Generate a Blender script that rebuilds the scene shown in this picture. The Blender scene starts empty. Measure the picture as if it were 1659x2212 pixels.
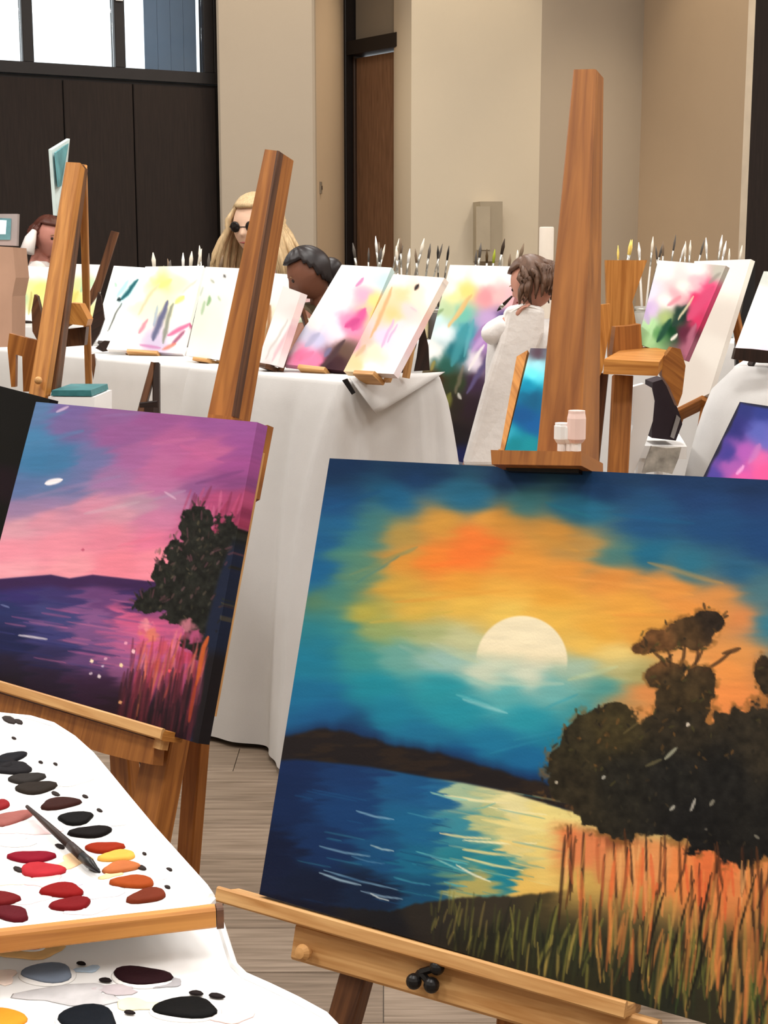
import bpy, bmesh, math, random
import numpy as np
from mathutils import Vector

# ------------------------------------------------------------------ camera
FOC, HZ, HC = 3000.0, 600.0, 1.0          # focal length (px of 1659x2212), horizon row, camera height
PITCH = math.atan((1106 - HZ) / FOC)
scene = bpy.context.scene
COL = scene.collection
camd = bpy.data.cameras.new('camera')
camd.sensor_fit = 'VERTICAL'; camd.sensor_height = 36.0; camd.sensor_width = 27.0
camd.lens = 36.0 * FOC / 2212.0
camd.clip_start = 0.05; camd.clip_end = 100
cam = bpy.data.objects.new('camera', camd); COL.objects.link(cam)
cam.location = (0, 0, HC); cam.rotation_euler = (math.pi / 2 - PITCH, 0, 0)
scene.camera = cam

# ------------------------------------------------------------------ world, exposure
scene.view_settings.view_transform = 'Standard'
scene.view_settings.look = 'None'
scene.view_settings.exposure = 0.0
scene.view_settings.gamma = 1.0
scene.view_settings.use_curve_mapping = False
world = bpy.data.worlds.new('world'); scene.world = world
world.use_nodes = True
bg = world.node_tree.nodes['Background']
bg.inputs[0].default_value = (0.93, 0.97, 1.0, 1); bg.inputs[1].default_value = 2.2

# ------------------------------------------------------------------ lamps of the room
CEIL = 3.6
PANEL_POWER, SPOT_POWER = 37.0, 95.0
def lamp(name, kind, loc, power, color=(1, .96, .9), size=1.0, sizey=None, rot=(0, 0, 0), parent=None, **kw):
    l = bpy.data.lights.new(name, kind); l.energy = power; l.color = color
    if kind == 'AREA':
        l.shape = 'RECTANGLE'; l.size = size; l.size_y = sizey or size
    else:
        l.shadow_soft_size = size
    for k, v in kw.items(): setattr(l, k, v)
    o = bpy.data.objects.new(name, l); COL.objects.link(o); o.location = loc; o.rotation_euler = rot
    if parent: o.parent = parent
    return o

# ------------------------------------------------------------------ helpers
R_ = np.array([1., 0, 0]); F_ = np.array([0, math.cos(PITCH), -math.sin(PITCH)]); U_ = np.array([0, math.sin(PITCH), math.cos(PITCH)])
C_ = np.array([0, 0, HC])
def ray(u, v): return F_ + R_ * (u - 829.5) / FOC + U_ * (1106 - v) / FOC
def Yp(u, v, d): r = ray(u, v); return C_ + r * (d / r[1])
def Zp(u, v, z): r = ray(u, v); return C_ + r * ((z - HC) / r[2])
def Pl(u, v, B, n): r = ray(u, v); return C_ + r * (np.dot(B - C_, n) / np.dot(r, n))
def proj(P):
    q = np.asarray(P, float) - C_; w = q @ F_
    return 829.5 + FOC * (q @ R_) / w, 1106 - FOC * (q @ U_) / w
def lin(c):
    c = np.asarray(c, float) / 255.0
    return np.where(c <= 0.04045, c / 12.92, ((c + 0.055) / 1.055) ** 2.4)
def unit(v): v = np.asarray(v, float); return v / np.linalg.norm(v)
RNG = random.Random(7)

# ---- materials
MATS = {}
def mat(name, rgb, rough=0.6, vary=0.08, scale=8.0, bump=0.0, bscale=60.0, spec=0.3, metal=0.0, stretch=(1, 1, 1), emit=None, sheen=0):
    if name in MATS: return MATS[name]
    m = bpy.data.materials.new(name); m.use_nodes = True; nt = m.node_tree; N = nt.nodes; L = nt.links
    b = N['Principled BSDF']
    tc = N.new('ShaderNodeTexCoord'); mp = N.new('ShaderNodeMapping'); mp.inputs['Scale'].default_value = stretch
    L.new(tc.outputs['Object'], mp.inputs['Vector'])
    nz = N.new('ShaderNodeTexNoise'); nz.inputs['Scale'].default_value = scale; nz.inputs['Detail'].default_value = 4
    L.new(mp.outputs[0], nz.inputs['Vector'])
    cr = N.new('ShaderNodeValToRGB'); base = lin(rgb)
    lo = base * (1 - vary); hi = np.minimum(base * (1 + vary), 1)
    cr.color_ramp.elements[0].position = .3; cr.color_ramp.elements[1].position = .7
    cr.color_ramp.elements[0].color = (*lo, 1); cr.color_ramp.elements[1].color = (*hi, 1)
    L.new(nz.outputs['Fac'], cr.inputs[0]); L.new(cr.outputs[0], b.inputs['Base Color'])
    b.inputs['Roughness'].default_value = rough; b.inputs['Metallic'].default_value = metal
    b.inputs['Specular IOR Level'].default_value = spec
    if sheen: b.inputs['Sheen Weight'].default_value = sheen
    if bump:
        n2 = N.new('ShaderNodeTexNoise'); n2.inputs['Scale'].default_value = bscale; n2.inputs['Detail'].default_value = 3
        L.new(mp.outputs[0], n2.inputs['Vector'])
        bp = N.new('ShaderNodeBump'); bp.inputs['Strength'].default_value = bump; bp.inputs['Distance'].default_value = .01
        L.new(n2.outputs['Fac'], bp.inputs['Height']); L.new(bp.outputs[0], b.inputs['Normal'])
    if emit:
        b.inputs['Emission Color'].default_value = (*lin(emit[0]), 1); b.inputs['Emission Strength'].default_value = emit[1]
    MATS[name] = m; return m
def wood(name, dark, light, rough=0.45):
    """grain runs along U (metres)"""
    if name in MATS: return MATS[name]
    m = bpy.data.materials.new(name); m.use_nodes = True; nt = m.node_tree; N = nt.nodes; L = nt.links
    b = N['Principled BSDF']; tc = N.new('ShaderNodeTexCoord'); mp = N.new('ShaderNodeMapping')
    mp.inputs['Scale'].default_value = (4, 70, 1)
    L.new(tc.outputs['UV'], mp.inputs['Vector'])
    nz = N.new('ShaderNodeTexNoise'); nz.inputs['Scale'].default_value = 1.6; nz.inputs['Detail'].default_value = 5; nz.inputs['Distortion'].default_value = .6
    L.new(mp.outputs[0], nz.inputs['Vector'])
    cr = N.new('ShaderNodeValToRGB'); cr.color_ramp.elements[0].position = .3; cr.color_ramp.elements[1].position = .72
    cr.color_ramp.elements[0].color = (*lin(dark), 1); cr.color_ramp.elements[1].color = (*lin(light), 1)
    L.new(nz.outputs['Fac'], cr.inputs[0]); L.new(cr.outputs[0], b.inputs['Base Color'])
    b.inputs['Roughness'].default_value = rough; b.inputs['Specular IOR Level'].default_value = .3
    bp = N.new('ShaderNodeBump'); bp.inputs['Strength'].default_value = .08; bp.inputs['Distance'].default_value = .004
    L.new(nz.outputs['Fac'], bp.inputs['Height']); L.new(bp.outputs[0], b.inputs['Normal'])
    MATS[name] = m; return m
def paintmat(name='paint', rough=0.55, bump=.12):
    if name in MATS: return MATS[name]
    m = bpy.data.materials.new(name); m.use_nodes = True; nt = m.node_tree; N = nt.nodes; L = nt.links
    b = N['Principled BSDF']; a = N.new('ShaderNodeVertexColor'); a.layer_name = 'paint'
    L.new(a.outputs[0], b.inputs['Base Color']); b.inputs['Roughness'].default_value = rough
    b.inputs['Specular IOR Level'].default_value = .12
    nz = N.new('ShaderNodeTexNoise'); nz.inputs['Scale'].default_value = 420; tc = N.new('ShaderNodeTexCoord')
    L.new(tc.outputs['Object'], nz.inputs['Vector'])
    bp = N.new('ShaderNodeBump'); bp.inputs['Strength'].default_value = bump; bp.inputs['Distance'].default_value = .001
    L.new(nz.outputs['Fac'], bp.inputs['Height']); L.new(bp.outputs[0], b.inputs['Normal'])
    MATS[name] = m; return m
def glassmat():
    if 'glass' in MATS: return MATS['glass']
    m = bpy.data.materials.new('glass'); m.use_nodes = True; nt = m.node_tree; N = nt.nodes; L = nt.links
    N.remove(N['Principled BSDF']); out = N['Material Output']
    t = N.new('ShaderNodeBsdfTransparent'); g = N.new('ShaderNodeBsdfGlossy'); g.inputs['Roughness'].default_value = .02
    fr = N.new('ShaderNodeFresnel'); fr.inputs[0].default_value = 1.45; mx = N.new('ShaderNodeMixShader')
    t.inputs[0].default_value = (.94, .97, .98, 1)
    L.new(fr.outputs[0], mx.inputs[0]); L.new(t.outputs[0], mx.inputs[1]); L.new(g.outputs[0], mx.inputs[2]); L.new(mx.outputs[0], out.inputs[0])
    MATS['glass'] = m; return m

# ---- objects
def tag(o, label=None, cat=None, group=None, kind=None):
    if label: o['label'] = label
    if cat: o['category'] = cat
    if group: o['group'] = group
    if kind: o['kind'] = kind
    return o
def empty(name, loc, label, cat, group=None):
    o = bpy.data.objects.new(name, None); COL.objects.link(o); o.location = tuple(loc); o.empty_display_size = .05
    return tag(o, label, cat, group)
def worldloc(o):
    l = np.zeros(3)
    while o is not None: l = l + np.array(o.location); o = o.parent
    return l
def mk(name, verts, faces, m, parent=None, smooth=False, uvs=None, colors=None, origin=None, mats=None, mi=None):
    V = np.asarray(verts, float)
    if parent is not None: org = worldloc(parent); loc = np.zeros(3)
    else:
        org = np.array(origin, float) if origin is not None else np.array([(V[:, 0].min() + V[:, 0].max()) / 2, (V[:, 1].min() + V[:, 1].max()) / 2, V[:, 2].min()]); loc = org
    me = bpy.data.meshes.new(name); me.from_pydata((V - org).tolist(), [], [list(map(int, f)) for f in faces])
    if mats:
        for q in mats: me.materials.append(q)
        me.polygons.foreach_set('material_index', mi)
    else: me.materials.append(m)
    if uvs is not None:
        ul = me.uv_layers.new(name='UVMap'); ul.data.foreach_set('uv', np.asarray(uvs, np.float32).ravel())
    if colors is not None:
        ca = me.color_attributes.new('paint', 'FLOAT_COLOR', 'POINT')
        cc = np.ones((len(V), 4), np.float32); cc[:, :3] = colors; ca.data.foreach_set('color', cc.ravel())
    if smooth: me.polygons.foreach_set('use_smooth', [True] * len(me.polygons))
    me.update()
    o = bpy.data.objects.new(name, me); COL.objects.link(o); o.location = tuple(loc)
    if parent is not None: o.parent = parent
    return o
class MB:
    """collects shapes in world coordinates; build() links them as one mesh"""
    def __init__(s): s.v = []; s.f = []; s.uv = []
    def add(s, V, Fs, UV=None):
        o = len(s.v); s.v += [list(map(float, p)) for p in V]
        for k, f in enumerate(Fs):
            s.f.append([i + o for i in f]); s.uv += (UV[k] if UV else [(0.0, 0.0)] * len(f))
        return s
    def hexa(s, a, b, bev=0.0):
        """a: 4 corners of one end, b: 4 matching corners of the other; grain runs a->b. Chamfered long edges."""
        a = np.asarray(a, float); b = np.asarray(b, float); off = RNG.random() * 9
        if bev > 0:
            def cham(q):
                out = []
                for i in range(4):
                    p = q[i]; pr = q[i - 1]; nx = q[(i + 1) % 4]
                    out.append(p + unit(pr - p) * bev); out.append(p + unit(nx - p) * bev)
                return np.array(out)
            a = cham(a); b = cham(b)
        n = len(a); V = list(a) + list(b); Ln = np.linalg.norm(a.mean(0) - b.mean(0)); Fs = []; UV = []
        per = [0]
        for i in range(n): per.append(per[-1] + np.linalg.norm(a[(i + 1) % n] - a[i]))
        for i in range(n):
            j = (i + 1) % n; Fs.append([i, j, n + j, n + i])
            UV.append([(off, per[i]), (off, per[i + 1]), (off + Ln, per[i + 1]), (off + Ln, per[i])])
        Fs.append(list(range(n - 1, -1, -1))); Fs.append(list(range(n, 2 * n)))
        UV.append([(off, .01 * k) for k in range(n)]); UV.append([(off, .01 * k) for k in range(n)])
        return s.add(V, Fs, UV)
    def beam(s, p0, p1, wdir, w, t, bev=.002, w1=None, t1=None):
        p0 = np.asarray(p0, float); p1 = np.asarray(p1, float); ax = unit(p1 - p0)
        wd = np.asarray(wdir, float); wd = unit(wd - ax * (wd @ ax)); td = np.cross(ax, wd)
        def q(p, w, t): return [p - wd * w / 2 - td * t / 2, p + wd * w / 2 - td * t / 2, p + wd * w / 2 + td * t / 2, p - wd * w / 2 + td * t / 2]
        return s.hexa(q(p0, w, t), q(p1, w1 or w, t1 or t), bev)
    def prism(s, poly, ext, bev=0):
        """planar polygon extruded by vector ext"""
        A = [np.asarray(p, float) for p in poly]; B = [p + np.asarray(ext, float) for p in A]; n = len(A)
        Fs = [[i, (i + 1) % n, n + (i + 1) % n, n + i] for i in range(n)] + [list(range(n - 1, -1, -1)), list(range(n, 2 * n))]
        e = A[1] - A[0]; ax = unit(A[2] - A[1]); ay = unit(e)
        UV = []
        off = RNG.random() * 9
        for f in Fs: UV.append([(float((A + B)[i] @ ax) + off, float((A + B)[i] @ ay)) for i in f])
        return s.add(A + B, Fs, UV)
    def tube(s, pts, rad, n=8, caps=True):
        P = [np.asarray(p, float) for p in pts]; rads = rad if hasattr(rad, '__len__') else [rad] * len(P); V = []; Fs = []; UV = []
        t0 = unit(P[1] - P[0]); ref = np.array([0, 0, 1.]) if abs(t0[2]) < .9 else np.array([1., 0, 0])
        x = unit(np.cross(t0, ref)); Ls = 0
        for i, p in enumerate(P):
            t = unit(P[min(i + 1, len(P) - 1)] - P[max(i - 1, 0)]); x = unit(x - t * (x @ t)); y = np.cross(t, x)
            for k in range(n):
                a = 2 * math.pi * k / n; V.append(p + (x * math.cos(a) + y * math.sin(a)) * rads[i])
        for i in range(len(P) - 1):
            l2 = Ls + np.linalg.norm(P[i + 1] - P[i])
            for k in range(n):
                k2 = (k + 1) % n; Fs.append([i * n + k, i * n + k2, (i + 1) * n + k2, (i + 1) * n + k])
                UV.append([(Ls, k * .01), (Ls, (k + 1) * .01), (l2, (k + 1) * .01), (l2, k * .01)])
            Ls = l2
        if caps:
            Fs.append(list(range(n - 1, -1, -1))); Fs.append([(len(P) - 1) * n + k for k in range(n)])
            UV += [[(0, 0)] * n, [(0, 0)] * n]
        return s.add(V, Fs, UV)
    def lathe(s, c, prof, n=20, ax=(0, 0, 1)):
        """prof: list of (radius, distance along ax)"""
        ax = unit(ax); x = unit(np.cross(ax, [0.3, 1, .2])); y = np.cross(ax, x); c = np.asarray(c, float); V = []; Fs = []
        for r, h in prof:
            for k in range(n):
                a = 2 * math.pi * k / n; V.append(c + ax * h + (x * math.cos(a) + y * math.sin(a)) * max(r, 1e-5))
        for i in range(len(prof) - 1):
            for k in range(n): k2 = (k + 1) % n; Fs.append([i * n + k, i * n + k2, (i + 1) * n + k2, (i + 1) * n + k])
        Fs.append(list(range(n - 1, -1, -1))); Fs.append([(len(prof) - 1) * n + k for k in range(n)])
        return s.add(V, Fs)
    def ball(s, c, r, n=12, sq=(1, 1, 1)):
        prof = [(math.sin(math.pi * i / n) * r, -math.cos(math.pi * i / n) * r) for i in range(n + 1)]
        o = len(s.v); s.lathe((0, 0, 0), prof, n * 2)
        for i in range(o, len(s.v)): s.v[i] = [c[k] + s.v[i][k] * sq[k] for k in range(3)]
        return s
    def build(s, name, m, parent=None, smooth=False): return mk(name, s.v, s.f, m, parent, smooth, uvs=s.uv)

# ---- numpy brushes: value noise, colour fields, strokes, blobs (all work in a painting's own sketch coordinates)
def vnoise(x, y, seed=0):
    xi = np.floor(x).astype(np.int64); yi = np.floor(y).astype(np.int64); fx = x - xi; fy = y - yi
    def h(a, b):
        n = (a * 374761393 + b * 668265263 + seed * 974634777) & 0x7fffffff
        n = ((n ^ (n >> 13)) * 1274126177) & 0x7fffffff
        return ((n ^ (n >> 16)) & 0xffff) / 65535.0
    u = fx * fx * (3 - 2 * fx); v = fy * fy * (3 - 2 * fy)
    return (h(xi, yi) * (1 - u) + h(xi + 1, yi) * u) * (1 - v) + (h(xi, yi + 1) * (1 - u) + h(xi + 1, yi + 1) * u) * v
def fbm(x, y, seed=0, o=3):
    t = 0; a = .5
    for k in range(o): t = t + a * vnoise(x * 2 ** k, y * 2 ** k, seed + k); a /= 2
    return t / (1 - .5 ** o)
def field(X, Y, pts, power=2.2, eps=400., ax=1.0, ang=0.0):
    ca, sa = math.cos(ang), math.sin(ang); W = 0; S = np.zeros(X.shape + (3,))
    for (px, py, r, g, b) in pts:
        dx = X - px; dy = Y - py
        w = 1.0 / ((((dx * ca + dy * sa) * ax) ** 2 + (dy * ca - dx * sa) ** 2) + eps) ** power
        W = W + w; S += w[..., None] * np.array([r, g, b], float)
    return S / W[..., None]
def sm(a, b, x): t = np.clip((x - a) / (b - a), 0, 1); return t * t * (3 - 2 * t)
def over(img, mask, rgb): 
    m = np.clip(mask, 0, 1)[..., None]; img[...] = img * (1 - m) + np.asarray(rgb, float) * m
def stroke(img, X, Y, pts, w, rgb, a=1.0, soft=.5):
    """tapered brush stroke"""
    n = len(pts)
    xs = [p[0] for p in pts]; ys = [p[1] for p in pts]; pad = w * 2 + 4
    sel = (X > min(xs) - pad) & (X < max(xs) + pad) & (Y > min(ys) - pad) & (Y < max(ys) + pad)
    if not sel.any(): return
    x = X[sel]; y = Y[sel]; best = np.full(x.shape, 1e9); tt = np.zeros(x.shape)
    for i in range(n - 1):
        ax, ay = pts[i]; bx, by = pts[i + 1]; dx, dy = bx - ax, by - ay; L2 = dx * dx + dy * dy + 1e-9
        t = np.clip(((x - ax) * dx + (y - ay) * dy) / L2, 0, 1); d = np.hypot(x - ax - t * dx, y - ay - t * dy)
        k = d < best; best[k] = d[k]; tt[k] = (i + t[k]) / (n - 1)
    ww = w * np.sqrt(np.clip(1.05 - (2 * tt - 1) ** 2, 0, 1))
    m = a * (1 - sm(ww * (1 - soft) * .5, ww * .5 + 1.0, best)); c = img[sel]
    img[sel] = c * (1 - m[:, None]) + np.array(rgb, float) * m[:, None]
def blobs(X, Y, ells, rough=.5, sc=22., seed=3):
    d = np.full(X.shape, -9.0)
    for (cx, cy, rx, ry) in ells: d = np.maximum(d, 1 - np.hypot((X - cx) / rx, (Y - cy) / ry))
    nz = fbm(X / sc, Y / sc, seed, 4) - .5
    return d + nz * rough
def poly_y(X, pts): return np.interp(X, [p[0] for p in pts], [p[1] for p in pts])

# ---- canvases
def solve_plane(px, B, yaws=range(8, 66, 3), leans=range(8, 38, 2)):
    """the plane through B whose quad, seen at px (TL,TR,BR,BL), is closest to a rectangle"""
    best = None
    for yw in yaws:
        for ln in leans:
            y = math.radians(yw); l = math.radians(ln); back = np.array([math.sin(y), math.cos(y), 0]); up = np.array([0, 0, math.cos(l)]) + back * math.sin(l)
            h = np.array([math.cos(y), -math.sin(y), 0]); n = np.cross(h, up)
            q = [Pl(u, v, B, n) for u, v in px]
            e = [q[1] - q[0], q[2] - q[1], q[3] - q[2], q[0] - q[3]]; Ls = [np.linalg.norm(k) for k in e]
            cost = sum(abs(e[i] @ e[(i + 1) % 4]) / (Ls[i] * Ls[(i + 1) % 4]) for i in range(4)) + abs(math.log(Ls[0] / Ls[2])) + abs(math.log(Ls[1] / Ls[3])) + abs((q[3] - q[2])[2]) * 6
            if best is None or cost < best[0]: best = (cost, yw, ln, h, up, n, back, q)
    return best
CANV = {}
def canvas(name, label, px, anchor, paint, nx, ny, th=.016, cat='painting', group=None, yaws=None, leans=None, side=None, edge_from=None):
    TL, TR, BR, BL = px
    B = Zp(BL[0], BL[1], anchor[1]) if anchor[0] == 'z' else Yp(BL[0], BL[1], anchor[1])
    cost, yw, ln, h, up, n, back, q = solve_plane(px, B, yaws or range(8, 66, 3), leans or range(8, 38, 2))
    n = unit(n); n = n if n[1] > 0 else -n                       # points away from the viewer
    q = [np.array(k) for k in q]
    S, T = np.meshgrid(np.linspace(0, 1, nx), np.linspace(0, 1, ny))
    P = (q[0][None, None] * ((1 - S) * (1 - T))[..., None] + q[1][None, None] * (S * (1 - T))[..., None] + q[2][None, None] * (S * T)[..., None] + q[3][None, None] * ((1 - S) * T)[..., None])
    # sketch coordinates of each point of the canvas plane: homography plane -> sketch given by the four corners
    e1 = unit(q[1] - q[0]); e2 = np.cross(n, e1)
    loc = lambda p: np.array([(p - q[0]) @ e1, (p - q[0]) @ e2])
    A = []; bb = []
    for k, (u, v) in zip(q, px):
        a, b = loc(k); A += [[a, b, 1, 0, 0, 0, -u * a, -u * b], [0, 0, 0, a, b, 1, -v * a, -v * b]]; bb += [u, v]
    Hm = np.linalg.solve(np.array(A), np.array(bb)); a = (P - q[0]) @ e1; b = (P - q[0]) @ e2
    w = Hm[6] * a + Hm[7] * b + 1; X = (Hm[0] * a + Hm[1] * b + Hm[2]) / w; Y = (Hm[3] * a + Hm[4] * b + Hm[5]) / w
    img = np.clip(paint(X, Y), 0, 255); colr = lin(img).reshape(-1, 3) * .97
    V = P.reshape(-1, 3); idx = np.arange(nx * ny).reshape(ny, nx)
    Fs = np.stack([idx[:-1, :-1], idx[1:, :-1], idx[1:, 1:], idx[:-1, 1:]], -1).reshape(-1, 4)
    ring = np.concatenate([idx[0, :-1], idx[:-1, -1], idx[-1, :0:-1], idx[:0:-1, 0]]); m = len(ring)
    bk = V[ring] + n * th; sc = colr[ring] if side is None else np.tile(lin(side), (m, 1))
    ed = V[ring] + n * .0006
    V2 = np.concatenate([V, ed, bk]); C2 = np.concatenate([colr, sc, sc]); o1 = nx * ny; o2 = o1 + m
    F2 = [list(f) for f in Fs]
    for k in range(m):
        k2 = (k + 1) % m
        F2.append([int(ring[k]), int(ring[k2]), o1 + k2, o1 + k]); F2.append([o1 + k, o1 + k2, o2 + k2, o2 + k])
    F2.append([o2 + k for k in range(m)])
    ob = mk(name, V2, F2, paintmat(), colors=C2, origin=q[3]); tag(ob, label, cat, group)
    info = dict(ob=ob, q=q, h=h, up=unit(up), n=n, back=back, B=B, yaw=yw, lean=ln, th=th, cost=cost)
    CANV[ob.name] = info
    return info
def stretcher(info, w=.02, t=.008):
    q = info['q']; n = info['n']; c = sum(q) / 4; o = info['ob']; off = n * (info['th'] + t / 2 + .0004)
    for i in range(4):
        a = q[i] + (c - q[i]) * .06 + off; b = q[(i + 1) % 4] + (c - q[(i + 1) % 4]) * .06 + off
        d = unit(b - a) * w * .5
        MB().beam(a + d * (i % 2) * 2.2, b - d * (i % 2) * 2.2, np.cross(n, b - a), w, t, .001).build('stretcher_bar', M_PINE, o)
# ---- shared materials
M_EASEL = wood('easel_wood', (156, 96, 38), (208, 144, 72))
M_EASEL2 = wood('easel_wood_dark', (122, 70, 27), (172, 110, 50))
M_PINE = wood('pine', (178, 124, 68), (222, 176, 118))
M_BROWN = wood('brown_wood', (62, 36, 22), (112, 72, 44))
M_DARK = wood('dark_wood', (26, 16, 12), (52, 32, 24))
M_CLOTH = mat('white_cloth', (208, 206, 204), .85, .02, 14, .15, 900, .1)
M_WHITE = mat('white_plastic', (246, 245, 244), .35, .015, 6, spec=.4)
M_BLACKP = mat('black_plastic', (22, 20, 20), .35, .1, 20)
M_STEEL = mat('ferrule', (190, 188, 180), .3, .05, 20, metal=.9)
M_GOLD = mat('brass', (205, 165, 90), .35, .05, 20, metal=.8)
#PART2
# ================================================================== the room
def struct(o): o['kind'] = 'structure'; return o
def gx(u, d, v=350): p = Yp(u, v, d); return np.array([p[0], p[1]])
def wall(name, a, b, m, z0=0, z1=CEIL, th=.12, parent=None):
    a = np.array([a[0], a[1], 0.]); b = np.array([b[0], b[1], 0.]); d = unit(b - a); nn = np.array([-d[1], d[0], 0]) * th
    s = MB().hexa([a + [0, 0, z0], b + [0, 0, z0], b + nn + [0, 0, z0], a + nn + [0, 0, z0]], [a + [0, 0, z1], b + [0, 0, z1], b + nn + [0, 0, z1], a + nn + [0, 0, z1]])
    o = s.build(name, m, parent)
    return o if parent is not None else struct(o)
M_WALL = mat('wall_paint', (192, 180, 160), .8, .03, 1.2, .05, 300, .15)
M_WALLT = mat('wall_tan', (184, 162, 136), .8, .03, 1.2, .05, 300, .15)
M_WALLG = mat('wall_grey', (168, 155, 138), .8, .03, 1.2, .05, 300, .15)
M_SHELL = mat('shell_paint', (226, 220, 210), .85, .02, 2)
M_PANEL = wood('dark_panel', (30, 22, 18), (39, 29, 24), .85)
M_FRAME = mat('window_frame_dark', (28, 22, 20), .5, .08, 12)
M_DOOR = wood('door_veneer', (106, 76, 54), (136, 100, 74), .45)
M_TRIM = mat('door_frame_brown', (58, 42, 32), .5, .06, 10)

LW, RW, RY = -4.6, 4.6, -3.2
A = np.array([LW, 5.80]); B = gx(471, 7.47)
K = np.array([RW, 6.4])
floor = struct(MB().hexa([[LW - .2, RY - .2, -.12], [RW + .2, RY - .2, -.12], [RW + .2, 9.4, -.12], [LW - .2, 9.4, -.12]],
                         [[LW - .2, RY - .2, -.010], [RW + .2, RY - .2, -.010], [RW + .2, 9.4, -.010], [LW - .2, 9.4, -.010]]).build('floor', mat('floor_base', (112, 98, 84), .6, .1, 3)))
PLK = [wood('plank_%s' % n, a, b, .5) for n, a, b in (('a', (104, 88, 72), (146, 128, 110)), ('b', (98, 82, 66), (138, 120, 102)), ('c', (112, 95, 78), (152, 134, 116)))]
rr = random.Random(3)
for r_ in range(26):
    y0 = 1.05 + r_ * .14; x0 = -1.75 + (r_ * .47) % 1.2
    for k in range(3):
        xa = x0 + k * 1.2 - .6; g = .0015; zt = 0.0 - rr.random() * .0008
        m_ = MB(); y1 = y0 + .14 - g; xb = xa + 1.2 - g
        m_.hexa([[xa, y0, -.0095], [xa, y1, -.0095], [xa, y1, zt], [xa, y0, zt]], [[xb, y0, -.0095], [xb, y1, -.0095], [xb, y1, zt], [xb, y0, zt]], .0012)
        m_.build('plank', rr.choice(PLK), floor)
struct(MB().hexa([[LW - .2, RY - .2, CEIL], [RW + .2, RY - .2, CEIL], [RW + .2, 9.4, CEIL], [LW - .2, 9.4, CEIL]],
                 [[LW - .2, RY - .2, CEIL + .1], [RW + .2, RY - .2, CEIL + .1], [RW + .2, 9.4, CEIL + .1], [LW - .2, 9.4, CEIL + .1]]).build('ceiling', M_SHELL))
wall('wall_left', (LW, RY), (LW, 5.80), M_SHELL); wall('wall_right', (RW, 6.4), (RW, RY), M_SHELL); wall('wall_rear', (RW, RY), (LW, RY), M_SHELL)
# --- panelled dark wall under the high windows
SILL = 1.985
wp = wall('wall_window', A, B + unit(B - A) * .16, M_FRAME, 0, SILL - .004)
dirw = unit(np.append(B - A, 0)); nw = np.array([dirw[1], -dirw[0], 0]); Lw = np.linalg.norm(B - A)
def onw(u): # distance along the window wall of picture column u
    r = ray(u, 300); d0 = np.array([A[0], A[1], 0]); M_ = np.array([[r[0], -dirw[0]], [r[1], -dirw[1]]]); s = np.linalg.solve(M_, (d0 - C_)[:2]); return s[1]
def wpt(s, z, off=0.): return np.array([A[0], A[1], 0]) + dirw * s + np.array([0, 0, z]) + nw * off
edges = [0.0, .9, 1.8, onw(-20), onw(138), onw(288), Lw - .012]
for i in range(6):
    a, b = edges[i] + .003, edges[i + 1] - .003
    MB().hexa([wpt(a, .02), wpt(a, .02, .022), wpt(b, .02, .022), wpt(b, .02)], [wpt(a, SILL - .02), wpt(a, SILL - .02, .022), wpt(b, SILL - .02, .022), wpt(b, SILL - .02)], .003).build('panel', M_PANEL, wp)
win = struct(empty('window_1', wpt(Lw * .5, SILL), None, None))
def wbar(name, s0, s1, z0, z1, d0=-.06, d1=.03, m=None):
    return MB().hexa([wpt(s0, z0, d0), wpt(s0, z0, d1), wpt(s1, z0, d1), wpt(s1, z0, d0)], [wpt(s0, z1, d0), wpt(s0, z1, d1), wpt(s1, z1, d1), wpt(s1, z1, d0)], .003).build(name, m or M_FRAME, win)
wbar('sill_rail', 0, Lw + .12, SILL, SILL + .055); wbar('head_rail', 0, Lw, CEIL - .08, CEIL - .002)
ms = [0.04, onw(-460), onw(-200), onw(67), onw(263), onw(452)]
wbar('end_post', onw(452) + .027, Lw + .14, SILL + .057, CEIL - .082)
for s in ms: wbar('mullion', s - .026, s + .026, SILL + .057, CEIL - .082)
for i in range(5):
    MB().hexa([wpt(ms[i] + .028, SILL + .058, -.012), wpt(ms[i] + .028, SILL + .058, -.006), wpt(ms[i + 1] - .028, SILL + .058, -.006), wpt(ms[i + 1] - .028, SILL + .058, -.012)],
              [wpt(ms[i] + .028, CEIL - .084, -.012), wpt(ms[i] + .028, CEIL - .084, -.006), wpt(ms[i + 1] - .028, CEIL - .084, -.006), wpt(ms[i + 1] - .028, CEIL - .084, -.012)]).build('pane', glassmat(), win)
lz = 1 + (600 - 26) / FOC * 7.25
MB().hexa([wpt(ms[4] - .018, lz - .03, .031), wpt(ms[4] - .018, lz - .03, .045), wpt(ms[4] + .018, lz - .03, .045), wpt(ms[4] + .018, lz - .03, .031)],
          [wpt(ms[4] - .018, lz + .03, .031), wpt(ms[4] - .018, lz + .03, .045), wpt(ms[4] + .018, lz + .03, .045), wpt(ms[4] + .018, lz + .03, .031)], .004).build('latch', M_WHITE, win)['label'] = 'white latch'
bl = empty('window_blind', wpt(ms[5] - .2, SILL + .06, -.1), 'blue-grey blind pulled over the right part of the high window', 'blind')
s0, s1 = onw(328), ms[5] - .03
for k in range(4):
    a = s0 + (s1 - s0) * k / 4; b = s0 + (s1 - s0) * (k + 1) / 4 - .002
    MB().hexa([wpt(a, SILL + .06, -.10), wpt(a, SILL + .06, -.09), wpt(b, SILL + .06, -.09), wpt(b, SILL + .06, -.10)],
              [wpt(a, CEIL - .02, -.10), wpt(a, CEIL - .02, -.09), wpt(b, CEIL - .02, -.09), wpt(b, CEIL - .02, -.10)]).build('blind_strip', mat('blind_fabric', (116, 132, 154), .8, .03, 20), bl)
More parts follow.
